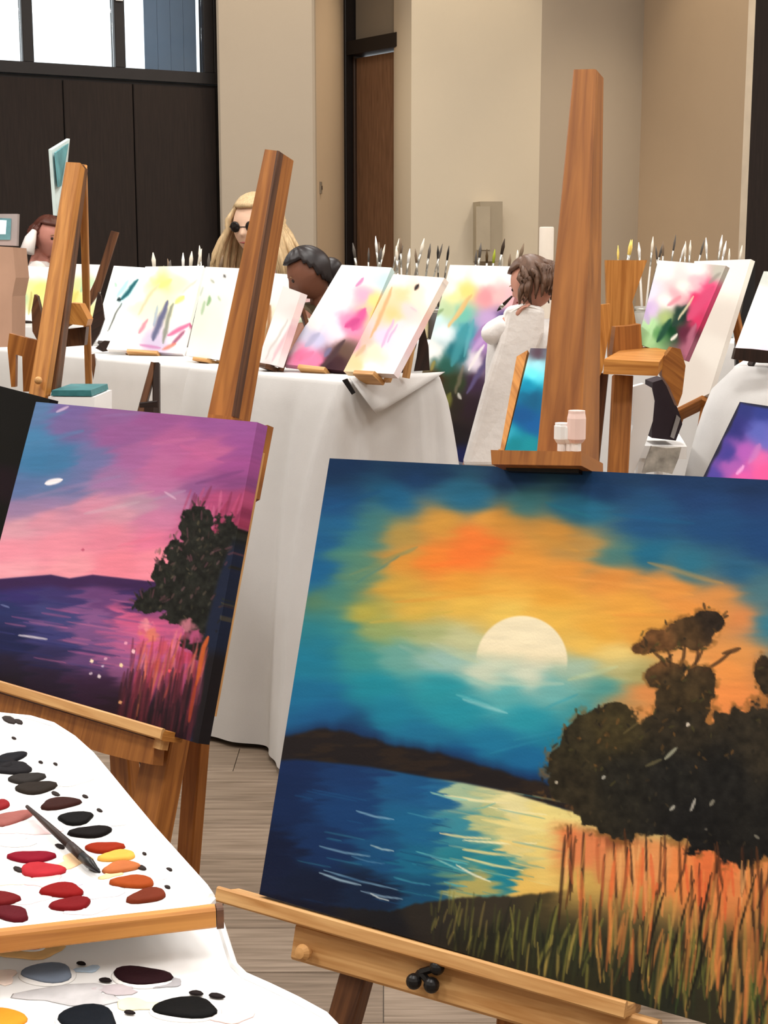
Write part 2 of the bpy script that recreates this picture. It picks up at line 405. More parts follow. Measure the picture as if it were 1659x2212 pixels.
# --- column
c0, c1 = gx(473, 7.28), gx(681, 7.28)
col_ = struct(MB().hexa([[c0[0], c0[1], 0], [c1[0], c1[1], 0], [c1[0] + .02, c1[1] + .5, 0], [c0[0] - .02, c0[1] + .5, 0]],
                 [[c0[0], c0[1], CEIL], [c1[0], c1[1], CEIL], [c1[0] + .02, c1[1] + .5, CEIL], [c0[0] - .02, c0[1] + .5, CEIL]], .012).build('column', M_WALLG))
D = gx(748, 8.2); E1 = gx(888, 7.80); F0 = gx(888, 7.62); G = gx(1165, 7.9); H = gx(1382, 8.3); I_ = gx(1603, 7.25); J = gx(1618, 7.2)
wall('wall_recess', (c1[0] - .005, c1[1] + .03), D, M_WALLT)
sw = empty('light_switch', Yp(686, 405, 7.4), 'small dark wall switch beside the column corner', 'switch')
p = Yp(686, 405, 7.42); dd = unit(np.append(D - (c1 + [-.005, .03]), 0)); nn = np.array([dd[1], -dd[0], 0])
t_ = (p[:2] - c1) @ dd[:2]; p = np.append(c1 + [-.005, .03], p[2]) + dd * max(t_, .04)
sw.location = tuple(p)
MB().beam(p + nn * .004 - [0, 0, .03], p + nn * .004 + [0, 0, .03], dd, .03, .008, .002).build('plate', mat('switch_grey', (120, 108, 92), .5), sw)
MB().beam(p + nn * .010 - [0, 0, .010], p + nn * .010 + [0, 0, .010], dd, .010, .005, .001).build('rocker', M_TRIM, sw)
# --- door with frame and transom
door = struct(empty('door_1', (*(D + E1) / 2, 0), None, None))
DE = unit(np.append(E1 - D, 0)); nd = np.array([DE[1], -DE[0], 0]); LD = np.linalg.norm(E1 - D)
def dpt(s, z, off=0.): return np.array([D[0], D[1], 0]) + DE * s + np.array([0, 0, z]) + nd * off
def dbar(name, s0, s1, z0, z1, d0, d1, m, par=None, bv=.004):
    return MB().hexa([dpt(s0, z0, d0), dpt(s0, z0, d1), dpt(s1, z0, d1), dpt(s1, z0, d0)], [dpt(s0, z1, d0), dpt(s0, z1, d1), dpt(s1, z1, d1), dpt(s1, z1, d0)], bv).build(name, m, door if par is None else par)
zl = 1 + (600 - 138) / FOC * 8.0
dbar('jamb', 0, .055, 0, CEIL - .005, -.1, .05, M_FRAME); dbar('jamb', LD - .03, LD - .002, 0, zl, -.1, .03, M_TRIM)
dbar('lintel', .056, LD - .002, zl, zl + .075, -.1, .05, M_FRAME)
leaf = dbar('leaf', .075, LD - .034, .012, zl - .012, -.06, -.012, M_DOOR)
dbar('stop', .056, .073, 0, zl - .001, -.08, .0, M_TRIM)
dbar('transom_panel', .06, LD - .004, zl + .08, CEIL - .006, -.08, -.02, mat('transom_grey', (132, 120, 104), .7, .04, 2))
# --- right-hand walls
Gm = F0 + (G - F0)
wall('wall_center', F0, G, M_WALL, th=.25); wall('wall_corner', G, H, M_WALLG); wall('wall_alcove', H, I_, M_WALLT)
wall('trim_1', I_, J, mat('trim_light', (214, 200, 180), .6), th=.05)
Lc = gx(1780, 7.2)
wall('wall_dark', J, Lc, M_PANEL); wall('wall_end', Lc, K, M_WALLT)
# box on the wall behind the canvases
fx = unit(np.append(G - F0, 0)); nf = np.array([fx[1], -fx[0], 0])
def fpt(u, v, off): 
    n_ = nf; B_ = np.array([F0[0], F0[1], 0.]) + nf * off; return Pl(u, v, B_, n_)
wb = empty('wall_dispenser', fpt(1060, 560, .0), 'beige box fixed to the pale wall behind the canvases', 'dispenser')
a = [fpt(1022, 437, .001), fpt(1070, 437, .001), fpt(1070, 565, .001), fpt(1022, 565, .001)]
MB().prism(a, nf * .09).build('housing', mat('dispenser_grey', (150, 138, 118), .5, .04, 10), wb)
MB().prism([fpt(1028, 446, .092), fpt(1058, 446, .092), fpt(1058, 540, .092), fpt(1028, 540, .092)], nf * .006).build('front_cover', mat('dispenser_cover', (160, 148, 128), .4, .04, 10), wb)

# --- ceiling lamps (above the frame)
M_DIFF = mat('lamp_diffuser', (250, 248, 244), .6, .01, 3, emit=((255, 250, 242), 3.0))
n_ = 0
for ly in (-.6, 1.4, 3.4, 5.2):
    for lx in (-2.4, 0.1, 2.6):
        n_ += 1
        c = empty('ceiling_light', (lx, ly, CEIL - .001), 'flat square ceiling panel lamp above the hall', 'lamp', 'ceiling panel lamps')
        for sx, sy, w_, h_ in ((0, .39, .8, .03), (0, -.39, .8, .03), (.39, 0, .03, .75), (-.39, 0, .03, .75)):
            MB().hexa([[lx + sx - w_ / 2, ly + sy - h_ / 2, CEIL - .03], [lx + sx + w_ / 2, ly + sy - h_ / 2, CEIL - .03], [lx + sx + w_ / 2, ly + sy + h_ / 2, CEIL - .03], [lx + sx - w_ / 2, ly + sy + h_ / 2, CEIL - .03]],
                      [[lx + sx - w_ / 2, ly + sy - h_ / 2, CEIL - .001], [lx + sx + w_ / 2, ly + sy - h_ / 2, CEIL - .001], [lx + sx + w_ / 2, ly + sy + h_ / 2, CEIL - .001], [lx + sx - w_ / 2, ly + sy + h_ / 2, CEIL - .001]]).build('frame', M_WHITE, c)
        MB().hexa([[lx - .37, ly - .37, CEIL - .02], [lx + .37, ly - .37, CEIL - .02], [lx + .37, ly + .37, CEIL - .02], [lx - .37, ly + .37, CEIL - .02]],
                  [[lx - .37, ly - .37, CEIL - .012], [lx + .37, ly - .37, CEIL - .012], [lx + .37, ly + .37, CEIL - .012], [lx - .37, ly + .37, CEIL - .012]]).build('diffuser', M_DIFF, c)
        lamp('panel_lamp', 'AREA', (0, 0, -.035), PANEL_POWER, (1, .975, .945), .74, .74, parent=c)
for (u, d, off, rx) in ((580, 7.28, .30, 8), (960, 7.70, .30, 8), (1480, 7.7, .5, 6)):
    x, y = gx(u, d); c = empty('downlight', (x, y - off, CEIL - .001), 'round recessed downlight close to the far wall', 'lamp', 'recessed downlights')
    MB().lathe((x, y - off, CEIL - .001), [(.03, 0), (.055, 0), (.055, -.012), (.04, -.014), (.03, -.004)], 20).build('ring', M_WHITE, c)
    MB().lathe((x, y - off, CEIL - .003), [(.001, 0), (.029, 0), (.029, -.003), (.001, -.003)], 16).build('lens', M_DIFF, c)
    lamp('spot', 'SPOT', (0, 0, -.03), SPOT_POWER, (1, .84, .62), .03, rot=(math.radians(rx), 0, 0), parent=c, spot_size=math.radians(74), spot_blend=.7)
# ================================================================== the big sunset painting and its easel
def paint_sunset(X, Y):
    wx = (fbm(X / 150, Y / 26, 5) - .5) * 64; wy = (fbm(X / 170, Y / 60, 9) - .5) * 22
    sky = [(720,1010,22,60,108),(900,1030,24,64,110),(1100,1030,30,66,112),(1300,1050,28,66,112),(1500,1060,30,64,112),(1640,1060,30,60,108),(1740,1080,28,58,106),
      (720,1100,25,75,125),(850,1085,28,96,138),(1000,1075,36,104,138),(1130,1080,60,120,128),(1250,1100,34,105,138),(1400,1120,32,82,128),(1550,1130,30,74,122),(1650,1150,28,68,118),(1740,1160,28,68,118),
      (700,1190,26,88,138),(730,1150,28,92,140),(745,1290,70,130,120),(640,1300,30,110,150),(700,1400,34,122,148),(760,1205,56,122,124),(700,1340,60,130,130),(660,1250,26,96,146),(740,1370,60,140,140),(800,1140,60,118,122),(770,1170,64,124,122),(690,1250,25,95,145),(770,1215,95,138,110),
      (850,1160,182,146,72),(950,1135,208,150,64),(1080,1125,222,154,66),(1190,1150,214,150,66),(1250,1180,190,145,78),(1320,1195,70,122,122),(1400,1190,30,104,138),(1500,1215,40,110,138),(1590,1230,35,92,130),
      (1000,1200,240,122,52),(930,1212,238,132,52),(1040,1185,240,122,52),(860,1220,222,150,60),(1130,1210,232,155,65),(1230,1230,230,152,65),(1330,1245,226,145,65),(1450,1260,230,150,70),(1560,1270,226,148,75),(1630,1262,70,115,128),(1650,1330,44,120,148),(1740,1300,35,100,140),
      (780,1255,90,136,112),(850,1270,214,164,66),(1000,1265,232,160,62),(1100,1280,235,174,74),(1200,1290,232,165,65),(1350,1310,232,164,70),(1500,1310,232,150,70),(1600,1320,230,140,76),
      (690,1310,92,130,95),(790,1335,186,170,72),(900,1320,220,178,76),(1000,1305,230,186,82),(1100,1320,238,200,96),(1200,1330,235,186,82),(1300,1360,232,172,70),(1380,1360,226,160,70),
      (690,1370,40,125,140),(820,1375,146,164,102),(920,1370,170,180,126),(980,1385,200,202,155),(1260,1385,232,188,90),(1320,1405,238,210,128),
      (670,1440,30,122,152),(780,1430,58,145,146),(860,1425,106,168,160),(960,1430,150,190,182),(1050,1455,205,215,192),(1150,1462,215,220,197),(1250,1445,165,192,172),(1330,1440,190,184,128),
      (670,1520,28,110,152),(800,1490,32,140,160),(950,1490,40,150,166),(1100,1500,90,175,180),(1200,1490,110,180,180),(1300,1480,76,152,150),(1380,1455,160,160,104),
      (690,1560,28,90,140),(850,1550,30,130,160),(1000,1540,36,145,166),(1150,1550,40,150,170),(1270,1540,60,150,160),(900,1600,30,112,152),(1050,1610,30,120,160),(1150,1645,26,104,152),(1200,1600,30,125,156),
      (780,1590,25,66,110),(1000,1650,22,80,130),(1150,1690,20,72,122),
      (1400,1480,222,138,76),(1340,1540,196,138,78),(1570,1430,236,150,76),(1580,1490,240,145,76),(1620,1520,234,140,80),(1480,1420,228,160,92),(1600,1400,224,150,80),(1440,1540,234,150,80),(1660,1440,190,130,80),(1740,1400,60,115,130)]
    img = field(X + wx, Y + wy + (X - 1127) * -.03, sky, 2.5, 700, .66, .02)
    # cloud wisps
    for (x0, y0, x1, y1, w, c) in ((760,1240,900,1180,14,(120,140,100)),(770,1260,860,1200,10,(80,130,120)),(1130,1150,1250,1190,26,(205,150,70)),(1230,1215,1420,1255,20,(225,150,72)),(1400,1215,1560,1260,18,(196,150,84)),
        (850,1300,1100,1275,16,(226,160,66)),(1200,1245,1500,1285,14,(236,160,76)),(800,1345,980,1320,16,(205,178,80)),(790,1360,900,1375,12,(150,170,110)),(930,1390,1030,1430,22,(190,205,170)),(860,1395,960,1440,20,(140,182,165)),
        (1230,1470,1330,1440,18,(190,205,160)),(1050,1475,1220,1478,18,(180,205,185)),(980,1455,1080,1490,16,(140,190,180)),(1000,1510,1098,1540,12,(165,215,215)),(985,1500,1060,1525,10,(110,195,200)),(1040,1180,1110,1195,16,(236,132,56)),(930,1222,1020,1210,20,(243,122,50)),
        (1110,1600,1240,1570,10,(45,140,170)),(1060,1630,1200,1590,8,(40,135,168)),(1250,1500,1180,1530,10,(60,160,178)),(1320,1330,1500,1330,16,(236,158,70)),(700,1100,820,1060,20,(26,86,134)),(1180,1085,1270,1115,14,(40,118,140)),(1320,1110,1500,1130,14,(28,92,134))):
        stroke(img, X + wx * .3, Y + wy * .3, [(x0, y0), (x1, y1)], w, c, .55, .95)
    img *= (1 - .26 * (1 - sm(1000, 1110, Y + (fbm(X / 90, Y / 20, 91) - .5) * 60)))[..., None]
    # the half sun
    d = np.hypot((X - 1127) / 99, (Y - 1428) / 98); m = (1 - sm(.97, 1.02, d)) * (1 - sm(1400, 1446, Y - (X - 1127) * .10 + (fbm(X / 40, Y / 20, 3) - .5) * 14))
    over(img, m, (246, 234, 200))
    over(img, m * sm(1370, 1430, Y) * .4, (240, 226, 190))
    # far hills
    top = poly_y(X, [(560,1600),(640,1586),(700,1575),(760,1582),(850,1612),(950,1626),(1050,1655),(1150,1686),(1250,1712),(1700,1760)]) + (fbm(X / 30, X * 0, 4) - .5) * 8
    bot = poly_y(X, [(560,1645),(640,1640),(700,1645),(800,1656),(900,1674),(1000,1690),(1100,1710),(1220,1748),(1700,1860)])
    over(img, sm(-28, 4, Y - top) * .75, (24, 44, 84))
    wat = [(620,1680,22,42,84),(760,1690,25,56,104),(900,1720,28,84,134),(950,1730,30,96,146),(600,1780,20,40,80),(760,1790,24,62,112),(900,1800,28,98,143),(1000,1790,60,140,160),(580,1900,18,28,56),(700,1880,22,48,92),(820,1880,26,80,125),(900,1890,28,105,140),(1000,1870,40,130,150),(1080,1850,40,140,155),
      (1100,1885,30,128,150),(800,1945,20,35,62),(680,1960,18,28,52),(900,1935,24,76,112),(990,1725,170,196,160),(1100,1730,236,226,166),(1170,1760,240,222,142),(1090,1785,225,212,140),(1180,1820,238,215,130),(1110,1825,230,212,140),(1190,1880,238,205,116),(1050,1765,190,196,140),(1150,1905,235,195,102),(1185,1935,230,160,72),(1020,1910,180,170,100)]
    wc = field(X + (fbm(X / 60, Y / 9, 21) - .5) * 90, Y - (X - 900) * .12 + 18, wat, 2.4, 150)
    wm = sm(-3, 3, Y - bot); img[...] = img * (1 - wm[..., None]) + wc * wm[..., None]
    over(img, sm(-6, 6, Y - top) * (1 - sm(-4, 5, Y - bot)), (34, 29, 30))
    over(img, sm(-6, 6, Y - top) * (1 - sm(-4, 5, Y - bot)) * sm(.45, .7, fbm(X / 50, Y / 10, 8)) * .5, (56, 42, 30))
    rg = random.Random(11)
    L = [(960,1718,1100,1735,7,(240,232,180)),(930,1712,1010,1728,5,(150,205,190)),(770,1752,850,1770,5,(120,165,195)),(690,1828,800,1850,5,(110,150,180)),(800,1825,850,1838,4,(160,190,200)),(950,1800,1060,1812,6,(232,222,165)),(1040,1770,1190,1795,9,(240,225,150)),
         (1000,1835,1130,1848,8,(238,222,150)),(900,1840,1010,1866,5,(95,180,185)),(1000,1852,1130,1880,6,(235,225,160)),(1040,1880,1130,1900,7,(40,140,155)),(930,1850,1040,1895,4,(130,190,190)),(985,1868,1060,1905,5,(235,235,205)),(690,1885,780,1912,6,(150,180,200)),(700,1880,860,1922,4,(110,150,180)),(780,1925,870,1942,5,(120,150,175)),
         (800,1930,840,1945,3,(200,215,220)),(760,1850,830,1866,3,(70,120,160)),(880,1755,960,1770,3,(60,140,170)),(1000,1815,1160,1822,5,(245,238,190)),(1050,1742,1180,1760,5,(246,236,180)),(1080,1815,1185,1835,8,(240,214,130)),(1070,1735,1020,1748,4,(120,185,170)),(1100,1860,1180,1875,7,(240,210,126)),(850,1895,930,1912,4,(60,140,165)),(960,1905,1010,1915,4,(80,165,175))]
    for (x0, y0, x1, y1, w, c) in L: stroke(img, X, Y, [(x0, y0), ((x0 + x1) / 2, (y0 + y1) / 2 + 3), (x1, y1)], w, c, .85, .6)
    for k in range(70):
        x0 = rg.uniform(630, 1150); y0 = rg.uniform(1700, 1950); ln = rg.uniform(30, 120); t = (x0 - 630) / 520
        c = rg.choice([(30, 90, 140), (26, 70, 120), (60, 150, 170), (20, 50, 95)]) if t < .6 else rg.choice([(225, 215, 150), (70, 160, 165), (240, 226, 160), (45, 140, 160)])
        stroke(img, X, Y, [(x0, y0), (x0 + ln, y0 + ln * .2)], rg.uniform(2, 5), c, .4, .9)
    # near bank
    gt = poly_y(X, [(560,1925),(700,1958),(850,1968),(900,1952),(1000,1938),(1100,1936),(1200,1926),(1300,1900),(1750,1900)]) + (fbm(X / 14, X * 0, 6) - .5) * 6
    bank = field(X, Y, [(600,1950,18,24,44),(850,2000,24,26,32),(900,1975,44,40,36),(1050,1960,56,50,40),(1050,2040,36,36,28),(1200,1960,70,62,40),(1200,2060,40,42,30),(1400,2000,66,60,40),(1400,2130,38,40,30),(1600,2000,80,66,40),(1600,2180,50,46,32),(1740,2200,44,40,30)], 2, 300)
    bm = sm(-4, 4, Y - gt)[..., None]; img[...] = img * (1 - bm) + bank * bm
    # glowing reeds behind the stems
    rz = sm(1168, 1236, X + (fbm(Y / 12, X / 40, 77) - .5) * 40) * sm(1760, 1800, Y - (X - 1200) * .14) * (1 - sm(1900, 2000, Y - (X - 1200) * .14))
    rc = field(X + (fbm(X / 9, Y / 70, 31) - .5) * 60, Y, [(1210,1780,232,120,70),(1260,1830,226,130,82),(1320,1800,150,80,50),(1340,1860,220,150,90),(1420,1880,232,150,90),(1470,1900,240,140,76),(1540,1880,226,110,60),(1600,1920,232,140,80),(1650,1960,190,130,70),(1250,1920,210,170,90),(1400,1950,190,150,80)], 2.2, 120)
    over(img, rz * .95, (0, 0, 0)); img += rc * (rz * .95)[..., None]
    # tree
    ell = [(1490,1368,58,36),(1532,1342,34,28),(1430,1385,46,26),(1395,1400,28,14),(1440,1458,46,34),(1510,1478,42,38),(1470,1530,62,70),(1455,1600,90,70),(1280,1600,66,70),(1250,1660,78,82),(1340,1625,90,90),(1450,1660,150,110),(1570,1650,120,110),(1640,1610,90,100),(1740,1600,100,160),(1400,1730,190,82),(1560,1760,130,90),(1640,1760,120,120),(1240,1700,60,46),(1655,1460,26,44),(1600,1590,40,60),(1330,1560,40,40)]
    b = blobs(X, Y, ell, .62, 26, 3); tm = sm(.02, .10, b)
    tc = field(X, Y, [(1490,1370,76,56,34),(1540,1345,44,34,26),(1420,1390,104,70,40),(1470,1500,60,48,30),(1470,1570,44,38,28),(1260,1620,52,46,30),(1320,1580,60,52,30),(1240,1690,46,40,28),(1340,1680,36,34,28),(1450,1680,30,29,26),(1560,1680,28,27,25),(1650,1620,48,42,32),(1500,1780,24,23,22),(1700,1750,26,25,23)], 2, 300)
    tc = tc * (.62 + .76 * fbm(X / 16, Y / 16, 17, 3))[..., None]
    img[...] = img * (1 - tm[..., None]) + tc * tm[..., None]
    for (x0, y0, x1, y1, w) in ((1440, 1440, 1405, 1402, 8), (1466, 1446, 1480, 1392, 9), (1486, 1452, 1520, 1400, 8), (1520, 1450, 1580, 1408, 9), (1448, 1440, 1442, 1404, 7), (1500, 1450, 1506, 1380, 7), (1560, 1412, 1600, 1400, 12)):
        stroke(img, X, Y, [(x0, y0), ((x0 + x1) / 2 + 4, (y0 + y1) / 2), (x1, y1)], w, (70, 48, 30), .8, .5)
    edge = sm(-.20, .02, b) * (1 - tm) * sm(.42, .62, fbm(X / 18, Y / 18, 23)); over(img, edge * .7, (128, 88, 42))
    for k in range(150):
        e = rg.choice(ell[:12] + ell[19:]); a = rg.uniform(0, 6.28); r = rg.uniform(.75, 1.08); x0 = e[0] + math.cos(a) * e[2] * r; y0 = e[1] + math.sin(a) * e[3] * r
        if y0 < 1700: stroke(img, X, Y, [(x0, y0), (x0 + rg.uniform(-12, 14), y0 - rg.uniform(2, 14))], rg.uniform(4, 8), rg.choice([(52, 42, 28), (84, 62, 34), (110, 78, 40), (36, 32, 26), (70, 66, 36)]), .75, .6)
    for k in range(70):
        x0 = rg.uniform(1220, 1659); y0 = rg.uniform(1560, 1830); stroke(img, X, Y, [(x0, y0), (x0 + rg.uniform(-8, 8), y0 - rg.uniform(4, 10))], rg.uniform(4, 7), rg.choice([(66, 60, 44), (50, 48, 36), (20, 18, 18), (80, 66, 44)]), .5, .8)
    for (x0, y0, x1, y1, w, c) in ((1484,1568,1488,1562,9,(226,214,196)),(1436,1640,1462,1615,9,(150,150,130)),(1448,1750,1458,1740,8,(170,168,156)),(1492,1752,1502,1726,7,(176,172,162)),(1534,1740,1542,1728,9,(130,126,112)),(1300,1682,1308,1676,8,(170,168,158)),(1200,1692,1204,1688,8,(190,180,160)),(1630,1804,1640,1812,7,(120,116,104)),(1524,1792,1528,1790,7,(96,92,84)),(1395,1655,1430,1640,8,(90,84,60)),(1346,1585,1380,1560,6,(88,76,46))):
        stroke(img, X, Y, [(x0, y0), (x1, y1)], w, c, .9, .5)
    # stems and grass blades
    for k in range(30):
        x0 = rg.uniform(1205, 1720); y1 = 1790 + (x0 - 1200) * .14 + rg.uniform(-30, 40); dx = rg.uniform(-26, 34)
        stroke(img, X, Y, [(x0 - dx, y1 + rg.uniform(110, 210)), (x0 - dx * .3, y1 + 70), (x0, y1)], rg.uniform(6, 11), rg.choice([(52, 32, 24), (36, 26, 22), (66, 40, 28), (90, 52, 30)]), .75, .7)
    for k in range(60):
        x0 = rg.uniform(1205, 1720); y1 = 1810 + (x0 - 1200) * .14 + rg.uniform(-20, 70)
        stroke(img, X, Y, [(x0, y1 + rg.uniform(50, 120)), (x0 + rg.uniform(-8, 14), y1)], rg.uniform(6, 13), rg.choice([(236, 130, 70), (240, 150, 84), (226, 92, 52), (238, 176, 110), (214, 150, 80), (190, 100, 60)]), .6, .7)
    for k in range(230):
        x0 = rg.uniform(930, 1740); t = min(max((x0 - 930) / 600, 0), 1); yb = 2000 + (x0 - 930) * .28 + rg.uniform(-40, 60); hgt = rg.uniform(50, 130) * (.45 + t); dx = rg.uniform(-10, 34) * (.4 + t)
        c = rg.choice([(96, 100, 48), (70, 76, 40), (132, 128, 60), (48, 54, 34), (168, 150, 76), (30, 32, 26)] + ([(200, 150, 76), (222, 140, 70), (150, 110, 60), (60, 84, 40)] if x0 > 1280 else []))
        stroke(img, X, Y, [(x0, yb), (x0 + dx * .4, yb - hgt * .5), (x0 + dx, yb - hgt)], rg.uniform(6, 12) * (.6 + .5 * t), c, .62 if x0 > 1100 else .4, .8)
    for k in range(26):
        x0 = rg.uniform(1330, 1700); yb = rg.uniform(2060, 2200); stroke(img, X, Y, [(x0, yb), (x0 + rg.uniform(0, 60), yb - rg.uniform(100, 220))], rg.uniform(3, 6), rg.choice([(40, 32, 22), (60, 44, 28), (28, 26, 20)]), .85, .4)
    for k in range(60):
        x0 = rg.uniform(1250, 1740); yb = 1985 + (x0 - 1250) * .22 + rg.uniform(-40, 110); stroke(img, X, Y, [(x0, yb), (x0 + rg.uniform(-4, 16), yb - rg.uniform(60, 150))], rg.uniform(6, 13), rg.choice([(224, 140, 74), (206, 116, 60), (214, 160, 84), (190, 150, 76), (232, 120, 66)]), .55, .8)
    for k in range(16):
        x0 = rg.uniform(1540, 1740); yb = rg.uniform(2090, 2230); stroke(img, X, Y, [(x0, yb), (x0 + rg.uniform(-6, 24), yb - rg.uniform(100, 200))], rg.uniform(10, 20), rg.choice([(220, 130, 70), (200, 110, 60), (206, 150, 80)]), .55, .8)
    # canvas grain of the brush
    img *= (1 + (fbm(X / 60, Y / 9, 40) - .5) * .09)[..., None]
    return img
sun = canvas('sunset_painting', 'large canvas of a pale half sun over teal water with a dark tree', [(712, 990), (1790, 1043), (1700, 2262), (560, 1932)], ('d', 1.5), paint_sunset, 470, 500, th=.018, yaws=range(24, 46, 2), leans=range(14, 26, 2))
stretcher(sun)

class Easel: pass
def on(info, off): # plane parallel to the canvas, shifted away from the viewer by off
    return info['B'] + info['n'] * off, info['n']
def px3(info, off, u, v): B_, n_ = on(info, off); return Pl(u, v, B_, n_)
def along(p0, p1, z): # extend the line p1->p0 down to height z
    t = (z - p1[2]) / (p0[2] - p1[2]); return p1 + (p0 - p1) * t

def post(name, info, off, topL, topR, botL, botR, th, m, parent, zend=.0, bev=.002):
    """wooden post whose front face lies in a plane behind the canvas, carried on down to the floor"""
    tl, tr, bl_, br = [px3(info, off, *p) for p in (topL, topR, botL, botR)]
    b0, b1 = along(bl_, tl, zend), along(br, tr, zend); e = info['n'] * th
    # keep a constant width below the visible part
    w = br - bl_; c0 = (b0 + b1) / 2; b0 = c0 - w / 2; b1 = c0 + w / 2; b0[2] = b1[2] = zend; eb = np.array([e[0], e[1], 0])
    s = MB(); s.hexa([tl, tr, tr + e, tl + e], [bl_, br, br + e, bl_ + e], bev); s.build(name, m, parent)
    return bl_, br, b0, b1
# ---- easel under the sunset painting
E0 = empty('floor_easel', (sun['q'][3] + sun['q'][2]) / 2 * [1, 1, 0] + sun['n'] * [.1, .1, 0], 'tall honey-coloured wooden easel holding the large sunset canvas', 'easel')
def straight_post(name, a_top, a_bot, info, off, w, th, m, parent, zend=0.0, w1=None, bev=.002):
    t = px3(info, off, *a_top); b = px3(info, off, *a_bot); b = along(b, t, zend)
    h = info['h']; n = info['n']
    MB().beam(t + n * th / 2, b + n * th / 2, h, w, th, bev, w1 or w, th).build(name, m, parent); return t, b
n0 = sun['n']
tl, tr, bl_, br = [px3(sun, .032, *p) for p in ((1237, 150), (1287, 149), (1256, 1000), (1158, 1000))]
tl, tr, br, bl_ = tl, tr, px3(sun, .032, 1252, 1000), px3(sun, .032, 1156, 1000)
e0 = n0 * .026; e = n0 * .058
ml = along(bl_, tl, .0); mr = along(br, tr, .0); wv = br - bl_; mc = (ml + mr) / 2
MB().hexa([tl, tr, tr + e0, tl + e0], [bl_, br, br + e, bl_ + e], .002).hexa([bl_, br, br + e, bl_ + e], [mc - wv / 2, mc + wv / 2, mc + wv / 2 + e, mc - wv / 2 + e], .002).build('mast', M_EASEL2, E0)
# clamp over the top edge
cl = [px3(sun, -.030, *p) for p in ((1060, 972), (1256, 976), (1256, 1006), (1062, 1003))]
MB().prism(cl, n0 * .061).build('top_clamp', M_EASEL2, E0)
g = [px3(sun, -.012, *p) for p in ((1092, 1004), (1250, 1009), (1250, 1022), (1094, 1017))]
MB().prism(g, n0 * .010).build('clamp_underside', M_BLACKP, E0)  # black strip drawn as the dark underside of the clamp
# ledge with lip, board under it
l0 = px3(sun, -.024, 470, 1934); l1 = px3(sun, -.024, 1352, 2186); axl = unit(l1 - l0); upn = sun['up']
MB().beam(l0 + n0 * .020, l1 + n0 * .020, n0, .044, .011, .002).build('ledge', M_PINE, E0)
MB().beam(l0 - n0 * .001 + upn * .002, l1 - n0 * .001 + upn * .002, upn, .017, .007, .002).build('ledge_lip', M_PINE, E0)
r0 = px3(sun, .0, 642, 2032); r1 = px3(sun, .0, 1420, 2250)
MB().beam(r0, r1, upn, .040, .016, .003).build('cross_board', M_PINE, E0)
k = px3(sun, -.012, 666, 2056); MB().lathe(k + n0 * .006, [(.003, 0), (.004, -.010), (.0085, -.012), (.0095, -.018), (.006, -.024), (.001, -.025)], 16, n0).build('wooden_knob', M_PINE, E0)
k = px3(sun, -.010, 918, 2098)
kn = MB(); kn.lathe(k + n0 * .004, [(.004, 0), (.004, -.012), (.001, -.013)], 12, n0)
for du, dv, r in ((-24, 22, .0085), (14, 30, .0085), (26, -8, .008)): kn.ball(px3(sun, -.022, 918 + du, 2098 + dv), r, 8); kn.tube([k - n0 * .01, px3(sun, -.022, 918 + du, 2098 + dv)], .004, 6)
kn.build('wing_knob', M_BLACKP, E0)
straight_post('leg', (770, 2075), (735, 2200), sun, .010, .034, .022, M_BROWN, E0)
straight_post('leg', (1560, 2200), (1580, 2330), sun, .010, .034, .022, M_BROWN, E0)
rl0 = (tl + tr) / 2 * .55 + (ml + mr) / 2 * .45 + n0 * .08; rl1 = np.array([rl0[0] + sun['back'][0] * .34, rl0[1] + sun['back'][1] * .34, 0])
MB().beam(rl0, rl1, sun['h'], .03, .02, .002).build('rear_leg', M_BROWN, E0)
# white paint tubes on the clamp
for i, (u, v, hh, rr2, lb) in enumerate(((1213, 968, .030, .0085, 'small white paint tube on the easel clamp, left of three'), (1231, 970, .026, .0075, 'small white paint tube on the easel clamp, middle of three'), (1244, 952, .026, .010, 'pink-tinted paint tube on the easel clamp, right of three and tallest'))):
    b = px3(sun, -.012, u, 974); hh2 = hh if i < 2 else .043
    t = empty('paint_tube', b, lb, 'paint tube')
    MB().lathe(b, [(rr2 * .55, 0), (rr2 * .55, .008), (rr2 * .7, .009)], 12).build('cap', M_WHITE, t)
    MB().lathe(b + [0, 0, .009], [(rr2 * .7, 0), (rr2, .004), (rr2, hh2 * .6), (rr2 * .9, hh2 - .012), (rr2 * .9, hh2 - .009)], 12).build('body', M_WHITE if i < 2 else mat('tube_pink', (246, 214, 204), .4), t)

